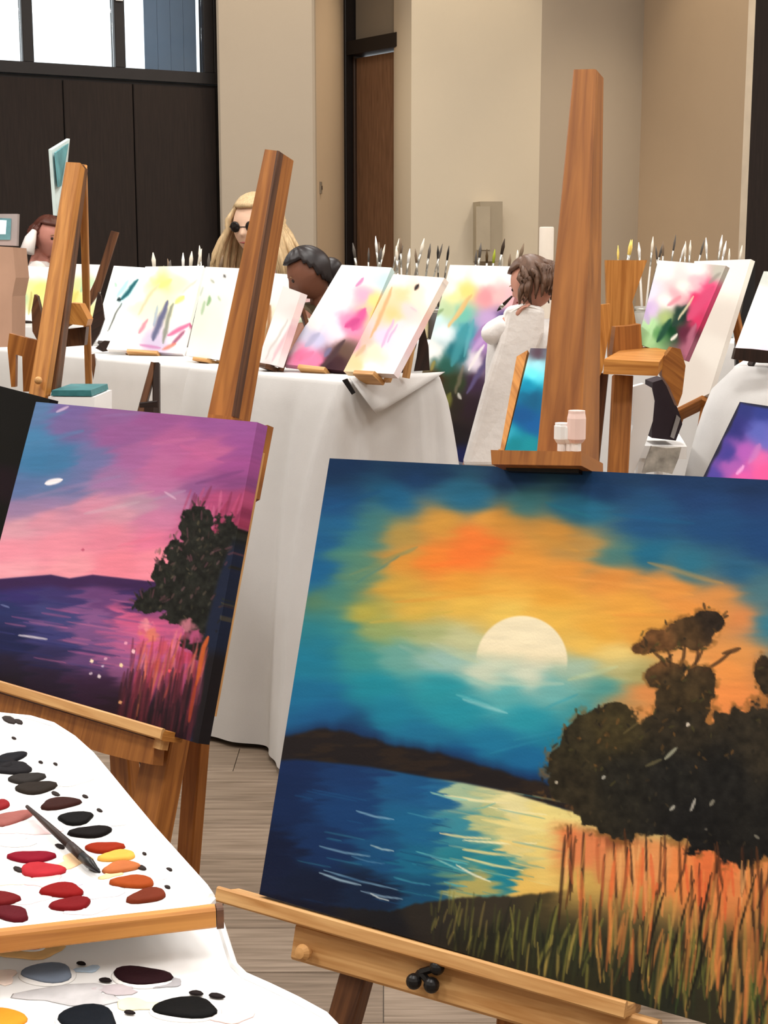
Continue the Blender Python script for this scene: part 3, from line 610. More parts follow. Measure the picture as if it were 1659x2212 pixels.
# ================================================================== pink painting and easel
def paint_pink(X, Y):
    wx = (fbm((X - Y * .3) / 120, (Y + X * .27) / 16, 15) - .5) * 60; wy = (fbm(X / 120, (Y + X * .27) / 30, 19) - .5) * 18
    pts = [(90,885,90,125,170),(150,880,120,100,160),(250,890,140,95,150),(350,900,150,86,145),(450,905,150,86,150),(540,920,150,84,150),(80,950,72,130,175),(140,930,120,100,155),(250,940,150,92,150),(380,950,176,96,150),(450,980,188,100,150),(530,970,150,80,145),
      (70,1000,62,120,165),(130,990,66,120,165),(200,990,110,115,165),(280,990,164,100,155),(350,1000,184,105,155),(420,1010,184,95,150),(510,1010,160,80,145),(50,1050,92,116,165),(110,1060,92,120,166),(170,1055,105,116,165),(240,1040,160,116,165),(330,1050,184,110,160),(420,1055,140,85,140),(500,1040,130,70,125),
      (40,1100,152,126,166),(100,1090,150,126,170),(200,1090,214,140,166),(300,1085,186,146,170),(380,1080,180,126,165),(30,1140,220,160,176),(100,1120,224,150,170),(250,1110,210,150,170),(350,1120,204,126,165),(20,1190,240,150,170),(120,1180,236,146,166),(230,1160,230,136,160),(330,1160,226,122,156),(400,1130,190,96,140),
      (20,1235,246,168,182),(150,1230,242,158,172),(250,1215,240,136,156),(330,1215,242,142,162),(460,1080,175,75,120),(500,1100,165,66,105),(490,1150,150,56,86)]
    img = field(X + wx, Y + wy + 0, pts, 2.6, 420, .62, -.26)
    for (x0, y0, x1, y1, w, c) in ((330,960,420,945,14,(196,110,158)),(390,960,480,1000,20,(196,100,152)),(60,1075,260,1030,16,(150,130,172)),(120,1100,330,1060,14,(214,150,176)),(180,1110,300,1085,16,(200,170,186)),(330,1080,400,1060,12,(170,140,176)),(250,1180,330,1160,12,(232,120,150)),(420,1045,530,1015,14,(112,62,116)),(220,900,330,890,10,(140,110,164)),(60,960,180,930,16,(80,130,176)),(40,1020,170,1000,16,(66,124,170))):
        stroke(img, X + wx * .3, Y + wy * .3, [(x0, y0), (x1, y1)], w, c, .5, .95)
    stroke(img, X, Y, [(98, 1045), (112, 1041), (134, 1036)], 15, (250, 244, 250), 1, .5); stroke(img, X, Y, [(122, 890), (148, 878)], 7, (214, 190, 220), .8, .6)
    stroke(img, X, Y, [(355, 1062), (380, 1078)], 6, (216, 180, 206), .7, .7); stroke(img, X, Y, [(176, 1188), (182, 1187)], 7, (190, 80, 110), .8, .6)
    top = poly_y(X, [(-150,1246),(0,1250),(60,1245),(110,1241),(150,1249),(200,1241),(260,1248),(330,1256),(600,1280)])
    wat = [(-60,1290,46,44,100),(30,1290,56,46,108),(130,1290,62,52,108),(230,1295,104,65,120),(300,1280,60,44,96),(20,1330,42,50,100),(120,1330,62,66,120),(200,1330,132,86,140),(270,1325,206,96,142),(310,1350,220,96,140),(100,1380,60,60,116),(200,1380,122,82,136),(270,1385,184,96,146),(20,1400,30,35,76),(100,1420,46,42,82),(200,1420,96,66,116),(260,1415,142,86,136),
      (20,1450,36,28,52),(100,1470,44,30,56),(200,1480,62,34,66),(250,1520,50,28,50),(300,1560,40,24,36),(400,1590,33,20,30),(20,1480,32,26,44),(-100,1440,30,26,50)]
    wc = field(X + (fbm(X / 70, Y / 8, 51) - .5) * 120, Y - (X - 100) * .10 + 4, wat, 2.2, 150); wm = sm(-2, 3, Y - top)[..., None]; img[...] = img * (1 - wm) + wc * wm
    over(img, sm(-14, -3, top - Y) * 0, (0, 0, 0)); over(img, sm(-1, 3, Y - top) * (1 - sm(16, 34, Y - top)) * .9, (58, 34, 78))
    rg = random.Random(5)
    for k in range(46):
        x0 = rg.uniform(-40, 260); y0 = rg.uniform(1290, 1440); ln = rg.uniform(40, 120); t = max(0, min(1, (x0 + 40) / 300))
        stroke(img, X, Y, [(x0, y0), (x0 + ln, y0 + ln * .16)], rg.uniform(3, 7), rg.choice([(40, 48, 104), (70, 70, 130), (30, 36, 84)] if rg.random() > t else [(206, 98, 150), (150, 90, 150), (226, 120, 160)]), .4, .9)
    stroke(img, X, Y, [(40, 1372), (70, 1376), (102, 1381)], 6, (206, 200, 214), .9, .7); stroke(img, X, Y, [(2, 1306), (20, 1312)], 4, (130, 140, 190), .7, .7)
    img *= (1 - .32 * sm(1400, 1500, Y - X * .08))[..., None]
    # reddish twigs
    for k in range(60):
        x0 = rg.uniform(410, 545); y0 = rg.uniform(1070, 1190); stroke(img, X, Y, [(x0 - rg.uniform(5, 20), y0 + 30), (x0 + rg.uniform(-6, 14), y0 - 20)], rg.uniform(6, 11), rg.choice([(190, 84, 126), (206, 110, 150), (150, 54, 88), (120, 44, 76), (176, 70, 110)]), .55, .7)
    ell = [(428,1120,22,30),(432,1165,40,44),(410,1205,56,46),(440,1220,60,60),(390,1250,66,48),(440,1270,76,66),(360,1292,60,34),(320,1308,34,18),(410,1320,66,38),(455,1330,70,80),(486,1240,46,130),(440,1370,50,50),(425,1150,40,60),(350,1235,22,26)]
    b = blobs(X, Y, ell, .7, 15, 43); tm = sm(0, .1, b); tc = np.array([30, 31, 27.]) * (.4 + 1.2 * fbm(X / 9, Y / 9, 61))[..., None]
    img[...] = img * (1 - tm[..., None]) + tc * tm[..., None]
    rb = sm(0, 12, X - poly_y(Y, [(880, 700), (1140, 516), (1160, 498), (1250, 466), (1350, 440), (1400, 432), (1700, 380)])) * sm(1150, 1200, Y); over(img, rb, (26, 34, 56))
    over(img, rb * sm(4, 18, X - poly_y(Y, [(1140, 520), (1250, 490), (1350, 468), (1700, 400)])) * (1 - sm(1300, 1370, Y)) * .5, (52, 70, 116))
    for k in range(90):
        e_ = rg.choice(ell); a = rg.uniform(0, 6.28); x0 = e_[0] + math.cos(a) * e_[2] * rg.uniform(.3, 1.1); y0 = e_[1] + math.sin(a) * e_[3] * rg.uniform(.3, 1.1)
        stroke(img, X, Y, [(x0, y0), (x0 + rg.uniform(-8, 10), y0 - rg.uniform(3, 10))], rg.uniform(3, 6), rg.choice([(30, 30, 26), (54, 50, 38), (84, 76, 58), (24, 24, 24), (40, 44, 34)]), .7, .6)
    for k in range(70):
        e_ = rg.choice(ell[:9]); a = rg.uniform(-2.6, -.2); x0 = e_[0] + math.cos(a) * e_[2] * .95; y0 = e_[1] + math.sin(a) * e_[3] * .95
        stroke(img, X, Y, [(x0, y0), (x0 + math.cos(a) * rg.uniform(6, 20), y0 + math.sin(a) * rg.uniform(8, 22))], rg.uniform(3, 6), rg.choice([(40, 36, 32), (60, 44, 44), (30, 30, 28), (96, 60, 70)]), .7, .6)
    for k in range(40):
        x0 = rg.uniform(330, 470); y0 = rg.uniform(1150, 1310); stroke(img, X, Y, [(x0, y0), (x0 + rg.uniform(2, 8), y0 - rg.uniform(4, 12))], rg.uniform(4, 6), rg.choice([(110, 96, 80), (140, 100, 110), (84, 80, 66), (120, 84, 84)]), .5, .7)
    # pink and orange reeds
    for (x0, y0, r, c) in ((320, 1372, 46, (226, 130, 100)), (310, 1350, 30, (240, 150, 160)), (380, 1370, 44, (214, 100, 140)), (415, 1375, 44, (206, 90, 140)), (400, 1350, 34, (220, 130, 150)), (350, 1400, 40, (200, 84, 96)), (395, 1420, 46, (190, 60, 84)), (340, 1440, 40, (150, 60, 76)), (300, 1400, 30, (196, 90, 110))):
        stroke(img, X + (fbm(X / 12, Y / 12, 66) - .5) * 24, Y, [(x0, y0 + 12), (x0 + 8, y0 - 12)], r * 1.3, c, .8, .9)
    for k in range(110):
        x0 = rg.uniform(285, 450); y1 = 1360 + rg.uniform(0, 90) + abs(x0 - 370) * .2; L_ = rg.uniform(50, 150)
        top_ = rg.choice([(230, 110, 120), (236, 140, 140), (196, 70, 120), (222, 100, 70), (170, 60, 90), (208, 90, 140), (236, 130, 80)])
        stroke(img, X, Y, [(x0 - rg.uniform(5, 30), y1 + L_), (x0, y1)], rg.uniform(5, 10), top_ if L_ < 105 else rg.choice([(120, 40, 56), (130, 46, 60), (80, 32, 42), (150, 50, 62)]), .45, .9)
    for k in range(110):
        x0 = rg.uniform(255, 430); y1 = rg.uniform(1470, 1600); stroke(img, X, Y, [(x0 - 8, y1 + 40), (x0 + 4, y1 - 30)], rg.uniform(5, 11), rg.choice([(60, 26, 36), (40, 20, 30), (84, 34, 46), (34, 20, 28)]), .6, .8)
    stroke(img, X, Y, [(424, 1480), (440, 1400), (450, 1375)], 12, (206, 96, 44), .9, .5); stroke(img, X, Y, [(408, 1560), (424, 1470)], 9, (170, 66, 40), .8, .5)
    over(img, sm(0, 10, X - poly_y(Y, [(1380, 448), (1480, 432), (1700, 395)])) * sm(1390, 1430, Y), (26, 22, 26))
    for (x0, y0, r, c) in ((198,1429,9,(250,226,196)),(262,1438,10,(250,222,180)),(288,1408,11,(250,196,206)),(228,1424,6,(216,160,190)),(214,1462,9,(220,206,214)),(196,1456,5,(190,170,190)),(222,1440,4,(200,180,210)),(260,1518,8,(206,150,106)),(272,1390,7,(236,160,190)),(366,1450,7,(236,90,100))):
        stroke(img, X, Y, [(x0 - 3, y0), (x0 + 3, y0 - 2)], r, c, 1, .4)
    img *= (1 + (fbm(X / 40, Y / 5, 44) - .5) * .10)[..., None]
    return img
pink = canvas('dusk_painting', 'canvas of a pink and violet dusk sky over a dark lake', [(78, 868), (556, 912), (428, 1606), (-75, 1458)], ('d', 1.9), paint_pink, 300, 330, th=.020, yaws=range(35, 44, 1), leans=range(16, 25, 1))
stretcher(pink)
n1 = pink['n']; h1 = pink['h']; up1 = pink['up']
# wooden back frame peeping out at the right of the canvas
fr = [px3(pink, .023, *p) for p in ((560, 920), (578, 918), (548, 1075), (530, 1085))]
E1_ = empty('floor_easel', (pink['q'][3] + pink['q'][2]) / 2 * [1, 1, 0] + n1 * [.1, .1, 0], 'reddish wooden easel holding the pink dusk painting', 'easel')
MB().prism(fr, n1 * .012).build('side_batten', M_EASEL2, E1_)
tl, tr, br, bl_ = [px3(pink, .034, *p) for p in ((570, 322), (602, 326), (505, 900), (447, 894))]
e = n1 * .034; ml = along(bl_, tl, 0.); mr = along(br, tr, 0.); mc = (ml + mr) / 2; wv = br - bl_
MB().hexa([tl, tr, tr + e, tl + e], [bl_, br, br + e, bl_ + e], .002).hexa([bl_, br, br + e, bl_ + e], [mc - wv / 2, mc + wv / 2, mc + wv / 2 + e, mc - wv / 2 + e], .002).build('mast', M_EASEL2, E1_)
# dark groove down the mast and a lighter inner rib at its head
MB().hexa([tr - e * .02 - (tr - tl) * .10, tr + (tr - tl) * .02 - e * .02, tr + e * .3, tr - (tr - tl) * .1 + e * .3], [br - wv * .08 - e * .02, br + wv * .02 - e * .02, br + e * .3, br - wv * .08 + e * .3]).build('groove', M_BROWN, E1_)
l0 = px3(pink, -.020, -110, 1452); l1 = px3(pink, -.020, 352, 1590)
MB().beam(l0 + n1 * .017, l1 + n1 * .017, n1, .036, .012, .002).build('ledge', M_EASEL, E1_)
MB().beam(l0 - n1 * .001 + up1 * .002, l1 - n1 * .001 + up1 * .002, up1, .014, .006, .0015).build('ledge_lip', M_PINE, E1_)
bd = [px3(pink, -.006, *p) for p in ((-120, 1462), (335, 1598), (330, 1652), (280, 1642), (225, 1628), (175, 1612), (120, 1590), (-120, 1530))]
MB().prism(bd, n1 * .018).build('cross_board', M_EASEL2, E1_)
def pleg(u0, v0, u1, v1, w, off): straight_post('leg', (u0, v0), (u1, v1), pink, off, w, .022, M_EASEL2, E1_)
pleg(254, 1610, 262, 1740, .036, .070)
bt = px3(pink, -.004, 352, 1592); MB().beam(bt - up1 * .015, bt + up1 * .006, h1, .016, .014, .002).build('stop_block', M_PINE, E1_)
rl0 = (tl + tr) / 2 * .5 + (ml + mr) / 2 * .5 + n1 * .045; rl1 = np.array([rl0[0] - .06, rl0[1] + .05, 0])
MB().beam(rl0, rl1, h1, .03, .02, .002).build('rear_leg', M_EASEL2, E1_)

# ================================================================== paint trays on a side table, front left
ZT, ZL = .640, .605
def ell_poly(cu, cv, ru, rv, rot, z, n=18, wob=.12, seed=0):
    rg = random.Random(seed); ph = rg.random() * 6; out = []
    for k in range(n):
        a = 2 * math.pi * k / n; r = 1 + wob * math.sin(2 * a + ph) * .5 + wob * .5 * math.sin(3 * a + ph * 2)
        x = math.cos(a) * ru * r; y = math.sin(a) * rv * r; c_, s_ = math.cos(rot), math.sin(rot)
        out.append(Zp(cu + x * c_ - y * s_, cv + x * s_ + y * c_, z))
    return out
def dab(name, poly, z, hgt, m, parent):
    """paint: a low domed puddle"""
    P = np.array(poly); c = P.mean(0); V = []; Fs = []; n = len(P)
    for s_, zz in ((1.0, 0), (.96, hgt * .6), (.80, hgt), (.4, hgt * .75)):
        for p in P: q = c + (p - c) * s_; V.append([q[0], q[1], z + zz])
    for r in range(3):
        for k in range(n): k2 = (k + 1) % n; Fs.append([r * n + k, r * n + k2, (r + 1) * n + k2, (r + 1) * n + k])
    Fs.append([3 * n + k for k in range(n)]); Fs.append(list(range(n - 1, -1, -1)))
    return mk(name, V, Fs, m, parent, True)
def paintm(rgb): return mat('wet_paint_%02x%02x%02x' % tuple(rgb), rgb, .6, .08, 60, .1, 200, .04)
tray = empty('paint_tray', Zp(200, 1800, ZT - .018), 'white paint tray with pans of red, brown and black paint and a wooden rim', 'paint tray')
out = [(-330, 2040), (0, 2006), (150, 1990), (300, 1973), (455, 1952), (466, 1940), (452, 1922), (400, 1862), (340, 1795), (290, 1735), (245, 1680), (205, 1632), (165, 1596), (120, 1566), (70, 1550), (0, 1543), (-330, 1536)]
top = [Zp(u, v, ZT) for u, v in out]
MB().prism(top, (0, 0, -.008)).build('plate', M_WHITE, tray)
# raised rim strip along the outer edge
rim = [Zp(u, v, ZT) for u, v in ((464, 1938), (452, 1920), (400, 1862), (340, 1795), (290, 1735), (245, 1680), (205, 1632), (165, 1596), (120, 1567), (70, 1552), (0, 1545), (-330, 1538))]
MB().tube([p + [-.002, 0, .0005] for p in rim], .0022, 6).build('rim', M_WHITE, tray)
f0, f1 = Zp(-330, 2040, ZT), Zp(462, 1950, ZT); fd = unit(f1 - f0); fn = np.array([fd[1], -fd[0], 0])
MB().beam(f0 + fn * .0045 - [0, 0, .006], f1 + fn * .0045 - [0, 0, .006], (0, 0, 1), .0125, .008, .0015).build('front_rail', M_EASEL, tray)['label'] = 'plain wooden rail along the front'
MB().beam(f1 + fn * .0045 - [0, 0, .0065] + fd * .0005, f1 + fn * .0045 - [0, 0, .0065] + fd * .0045, (0, 0, 1), .013, .0085, .001).build('rail_end', M_BROWN, tray)
pans = [(-6,1650,44,10,.05,(26,24,26)),(22,1640,30,9,-.3,(24,24,28)),(30,1662,38,10,-.1,(30,28,30)),(58,1684,34,9,-.1,(44,40,38)),(78,1704,38,11,-.1,(40,33,28)),(130,1738,42,9,-.08,(52,26,22)),(164,1770,38,10,-.08,(16,14,14)),(196,1800,40,10,-.06,(18,13,13)),
        (226,1834,36,9,-.05,(140,40,16)),(254,1852,36,9,-.06,(226,168,74)),(262,1876,38,9,-.08,(180,104,60)),(288,1908,42,11,.05,(150,66,26)),(318,1938,38,12,-.12,(106,44,26)),
        (68,1854,44,10,-.02,(122,14,34)),(90,1882,42,13,-.05,(170,42,50)),(134,1926,44,12,-.06,(128,20,20)),(154,1956,38,12,-.08,(112,20,24)),(2,1742,18,8,-.2,(130,30,34)),(24,1770,40,11,-.25,(150,90,84)),(4,1944,38,11,.05,(100,22,24)),(22,1976,42,12,.06,(84,20,28)),(-70,1700,40,11,.0,(70,40,50)),(-60,1860,40,11,.0,(140,40,40)),(-70,1980,44,12,.0,(90,30,34))]
for i, (u, v, ru, rv, ro, c) in enumerate(pans):
    dab('paint_pan', ell_poly(u, v, ru * 1.10, rv * 1.22, ro, ZT, seed=i, wob=.22), ZT + .0003, .0022, paintm(c), tray)
sm_ = [(100,1700,30,8,(222,218,212)),(150,1690,40,10,(228,226,222)),(60,1790,70,14,(236,206,206)),(160,1860,40,14,(250,206,160)),(100,1905,50,14,(244,190,190)),(215,1925,40,20,(232,228,234)),(150,1905,26,9,(224,212,232)),(20,1900,40,16,(238,230,210)),(240,1890,26,7,(238,206,150)),(60,1945,40,10,(240,220,222)),(190,1968,40,10,(238,222,224)),(340,1890,30,16,(246,238,240)),(20,1820,60,10,(220,214,212)),(260,1780,16,5,(224,222,220))]
for i, (u, v, ru, rv, c) in enumerate(sm_):
    dab('smear', ell_poly(u, v, ru, rv, -.1, ZT, seed=50 + i, wob=.5), ZT + .0001, .0005, mat('smear_%02x%02x%02x' % c, c, .6, .1, 80), tray)
for i, (u, v, r) in enumerate(((184, 1722, 5), (215, 1752, 5), (362, 1918, 5), (120, 1652, 4), (88, 1648, 4), (312, 1846, 4), (366, 1880, 5), (30, 1596, 4), (130, 1830, 8), (205, 1880, 9), (40, 1880, 9), (306, 1876, 8), (120, 1716, 7), (20, 1556, 12), (40, 1560, 8))):
    dab('spatter', ell_poly(u, v, r * 1.4, r * .6, .3, ZT, 8, seed=90 + i), ZT + .0004, .0008, paintm((48, 40, 38)), tray)
# brush lying across the pans
b0, b1 = Zp(58, 1742, ZT + .0075), Zp(215, 1884, ZT + .0050)
br_ = empty('paintbrush', b0, 'thin dark paintbrush lying across the paint tray', 'paintbrush'); ax = b1 - b0
MB().tube([b0, b0 + ax * .3, b0 + ax * .62], [.0012, .0022, .0027], 8).build('handle', M_DARK, br_, True)
MB().tube([b0 + ax * .62, b0 + ax * .78], [.0029, .0031], 8).build('ferrule', M_DARK, br_, True)
MB().tube([b0 + ax * .78, b0 + ax * .88, b0 + ax], [.0030, .0032, .0008], 8).build('bristles', M_BLACKP, br_, True)
# lower palette with big wells
pal = empty('mixing_palette', Zp(250, 2150, ZL - .012), 'white mixing palette with puddles of black, wine and blue-grey paint', 'palette')
lo = [(-300, 2440), (-300, 2060), (0, 2035), (200, 2012), (420, 1985), (452, 1968), (472, 1968), (484, 2000), (498, 2045), (512, 2088), (536, 2112), (590, 2136), (650, 2165), (710, 2198), (760, 2250), (800, 2340), (820, 2440)]
MB().prism([Zp(u, v, ZL) for u, v in lo], (0, 0, -.010)).build('plate', M_WHITE, pal)
MB().tube([Zp(u, v, ZL) + np.array([-.002, .001, .0003]) for u, v in lo[6:]], .0024, 6).build('rim', M_WHITE, pal)
wells = [(104,2106,58,20,-.04,(112,122,138)),(306,2112,60,20,.04,(40,20,24)),(402,2182,72,22,-.03,(18,18,18)),(192,2206,66,30,.0,(20,24,30)),(10,2206,50,22,.1,(226,142,44)),(62,2046,34,9,.04,(204,54,38)),(560,2290,70,24,.0,(150,60,60)),(-120,2120,60,20,0,(90,110,60)),(330,2320,70,26,0,(60,70,110))]
for i, (u, v, ru, rv, ro, c) in enumerate(wells):
    w_ = ell_poly(u, v + 2, ru * 1.12, rv * 1.18, ro, ZL, 22, .06, 20 + i); wd = dab('well', w_, ZL + .0001, .0010, mat('well_white', (240, 238, 236), .3), pal)
    dab('paint_puddle', ell_poly(u, v, ru, rv, ro, ZL, 22, .18, 20 + i), ZL + .0011, .0016, paintm(c), wd)
for i, (u, v, ru, rv, c) in enumerate(((150, 2150, 120, 20, (196, 194, 196)), (70, 2058, 60, 18, (246, 196, 130)), (300, 2172, 50, 14, (236, 226, 190)), (500, 2200, 40, 14, (246, 206, 200)), (250, 2138, 60, 10, (190, 180, 184)), (360, 2126, 34, 10, (170, 168, 172)), (190, 2095, 24, 8, (180, 200, 220)), (10, 2110, 30, 14, (250, 226, 214)), (90, 2016, 40, 4, (230, 120, 90)))):
    dab('smear', ell_poly(u, v, ru, rv, -.05, ZL, 16, .5, 70 + i), ZL + .0003, .0005, mat('smear_%02x%02x%02x' % c, c, .6, .12, 80), pal)
for i, (u, v, r) in enumerate(((424, 2150, 9), (468, 2156, 10), (228, 2122, 8), (280, 2192, 7), (176, 2086, 6))):
    dab('spatter', ell_poly(u, v, r * 1.8, r * .5, .1, ZL, 8, seed=120 + i), ZL + .0010, .0012, paintm((36, 30, 30)), pal)
# side table that carries both trays
zt2 = ZL - .0105
tb = empty('side_table', (-.30, .90, 0), 'low wooden side table under the paint trays', 'table')
poly = [Zp(u, v, zt2) for u, v in ((-300, 2400), (-300, 1640), (40, 1650), (300, 1880), (430, 2010), (470, 2080), (600, 2220), (700, 2400))]
MB().prism(poly, (0, 0, -.02)).build('tabletop', M_BROWN, tb)
MB().prism([Zp(u, v, ZT - .0085) for u, v in ((-280, 1885), (-280, 1580), (20, 1590), (180, 1700), (350, 1880))], (0, 0, -(ZT - .0085 - zt2 - .0002))).build('riser', M_BROWN, tb)
for u, v in ((-260, 2340), (-260, 1690), (30, 1720), (560, 2330)):
    p = Zp(u, v, zt2 - .02); MB().beam(p - [0, 0, .001], [p[0], p[1], 0], (1, 0, 0), .03, .03, .002).build('leg', M_BROWN, tb)
# ================================================================== draped tables
def rounded(poly, r, n=5, step=.022):
    out = []; m = len(poly)
    for i in range(m):
        p = np.array(poly[i], float); a = unit(np.array(poly[i - 1]) - p); b = unit(np.array(poly[(i + 1) % m]) - p)
        for k in range(n + 1):
            t = k / n; q0 = p + a * r; q1 = p + b * r; out.append((1 - t) ** 2 * q0 + 2 * t * (1 - t) * p + t * t * q1)
    res = []
    for i in range(len(out)):
        p, q = out[i], out[(i + 1) % len(out)]; L_ = np.linalg.norm(q - p); k = max(1, int(L_ / step))
        for j in range(k): res.append(p + (q - p) * j / k)
    return np.array(res)
def draped_table(corners, zt, zb, label, flare=.06, rip=.012, seed=1, folds=(), r=.025, m=None, power=.75, pulls=(), step=.022):
    """corners counter-clockwise seen from above"""
    c = np.mean(corners, 0)
    t = empty('table', (c[0], c[1], 0), label.replace('white cloth draped over', 'plain table under the cloth of'), 'table', None)
    ins = [np.array(p) + unit(c - np.array(p)) * .035 for p in corners]
    MB().prism([[p[0], p[1], zt - .028] for p in ins], (0, 0, .024)).build('tabletop', M_BROWN, t)
    for p in ins:
        q = p + unit(c - p) * .05; MB().beam([q[0], q[1], 0], [q[0], q[1], zt - .029], (1, 0, 0), .03, .03, .002).build('leg', M_BROWN, t)
    P = rounded(corners, r, 5, step); n = len(P); nrm = np.zeros_like(P)
    for i in range(n): d = P[(i + 1) % n] - P[i - 1]; nrm[i] = unit([d[1], -d[0]])
    rg = random.Random(seed); s = np.linspace(0, 1, n, endpoint=False); per = np.linalg.norm(np.roll(P, -1, 0) - P, axis=1).sum()
    wv = sum(math.cos(0) * np.sin(2 * np.pi * (k * s + rg.random())) * rg.uniform(.3, 1) for k in [int(per * f) for f in (2.2, 3.7, 5.3, 7.9)]) / 2
    rings = []
    for off, z in ((-min(.02, r * .6), zt), (-min(.006, r * .3), zt - .0005), (0.0, zt - .003), (.003, zt - .009)): rings.append((P + nrm * off, z))
    N = 16
    for k in range(1, N + 1):
        f = k / N; z = zt - .009 - (zt - .009 - zb) * f; o = .003 + flare * f ** power + rip * wv * f ** .8
        for (fp, amp, wd) in folds:
            dd = np.hypot(P[:, 0] - fp[0], P[:, 1] - fp[1]); o = o + amp * np.exp(-(dd / (wd * (.5 + f))) ** 2) * f ** .6
        q_ = P + nrm * o[:, None]
        for (pp, vec, wd) in pulls: q_ = q_ + np.exp(-(np.hypot(P[:, 0] - pp[0], P[:, 1] - pp[1]) / wd) ** 2)[:, None] * np.array(vec)[None] * math.sin(min(f * 2.2, 1) * math.pi / 2)
        rings.append((q_, z))
    V = []; Fs = []
    for q, z in rings: V += [[a[0], a[1], z] for a in q]
    for k in range(len(rings) - 1):
        for i in range(n): j = (i + 1) % n; Fs.append([k * n + i, (k + 1) * n + i, (k + 1) * n + j, k * n + j])
    Fs.append(list(range(n)))
    o = mk('tablecloth', V, Fs, m or M_CLOTH, smooth=True); tag(o, label, 'tablecloth', None)
    return o
C1 = np.array([-.086, 2.73]); e1 = np.array([-.64, .77]); e2 = np.array([.77, .64])
cl1 = draped_table([C1, C1 + e2 * .265, C1 + e2 * .265 + e1 * .56, C1 + e1 * .56], .80, .012, 'white cloth draped over the table behind the two easels, folded at the corner', .09, .016, 3, folds=((C1 + e1 * .14, -.03, .05), (C1 + e2 * .13, -.025, .05), (C1 + e2 * .265, .03, .04), (C1, .015, .03), (C1 + e1 * .36, .03, .035), (C1 + e1 * .52, -.02, .05), (C1 + e2 * .06, .022, .014), (C1 + e2 * .20, .022, .014), (C1 + e2 * .24, -.02, .012)), r=.008, pulls=((C1, e1 * .06 - e2 * .0, .17),), step=.007)
# loose corner flap of the cloth
fl = [Zp(741, 815, .8035), Zp(930, 806, .8035)]
q0 = np.append(C1 + e2 * .02, .806) + [.002, -.004, 0]; q1 = np.append(C1 + e2 * .27, .806) + [.004, -.006, 0]; tip = np.append(C1 + e2 * .075, .735) + [.012, -.045, 0]
V = []; 
for a in range(9):
    for b in range(9 - a):
        u, v = a / 8, b / 8; p = q0 * (1 - u - v) + q1 * u + tip * v; p = p + np.array([0, -.02, 0.0]) * math.sin(math.pi * min(v, 1)) * .6; V.append(p)
ix = {}; k = 0
for a in range(9):
    for b in range(9 - a): ix[(a, b)] = k; k += 1
Fs = []
for a in range(8):
    for b in range(8 - a):
        Fs.append([ix[(a, b)], ix[(a + 1, b)], ix[(a, b + 1)]])
        if b < 7 - a: Fs.append([ix[(a + 1, b)], ix[(a + 1, b + 1)], ix[(a, b + 1)]])
flap = mk('corner_flap', V, Fs, M_CLOTH, cl1, True); sd = flap.modifiers.new('thick', 'SOLIDIFY'); sd.thickness = .002
Q = lambda a, b: C1 + e1 * a + e2 * b
Z3 = .785
draped_table([Q(.74, .15), Q(.74, .74), Q(2.0, .74), Q(2.0, .15)], Z3, .012, 'white cloth draped over the long table left of the reddish easel', .05, .012, 5)
draped_table([(-2.3, 5.80), (-1.02, 5.98), (-1.08, 6.42), (-2.3, 6.22)], .80, .012, 'white cloth draped over the far table below the dark panelled wall', .05, .012, 6)
draped_table([(-.07, 4.46), (1.42, 4.46), (1.42, 4.98), (-.07, 4.98)], .80, .012, 'white cloth draped over the brush table in front of the pale walls', .04, .012, 7)
draped_table([(.80, 3.20), (1.62, 2.95), (1.80, 3.50), (.975, 3.70)], .80, .012, 'white cloth draped over the table at the right edge, beside the violet canvas', .16, .012, 8, folds=(((.9, 3.2), -.03, .06), ((1.2, 3.08), .02, .05)), r=.05, power=.45)

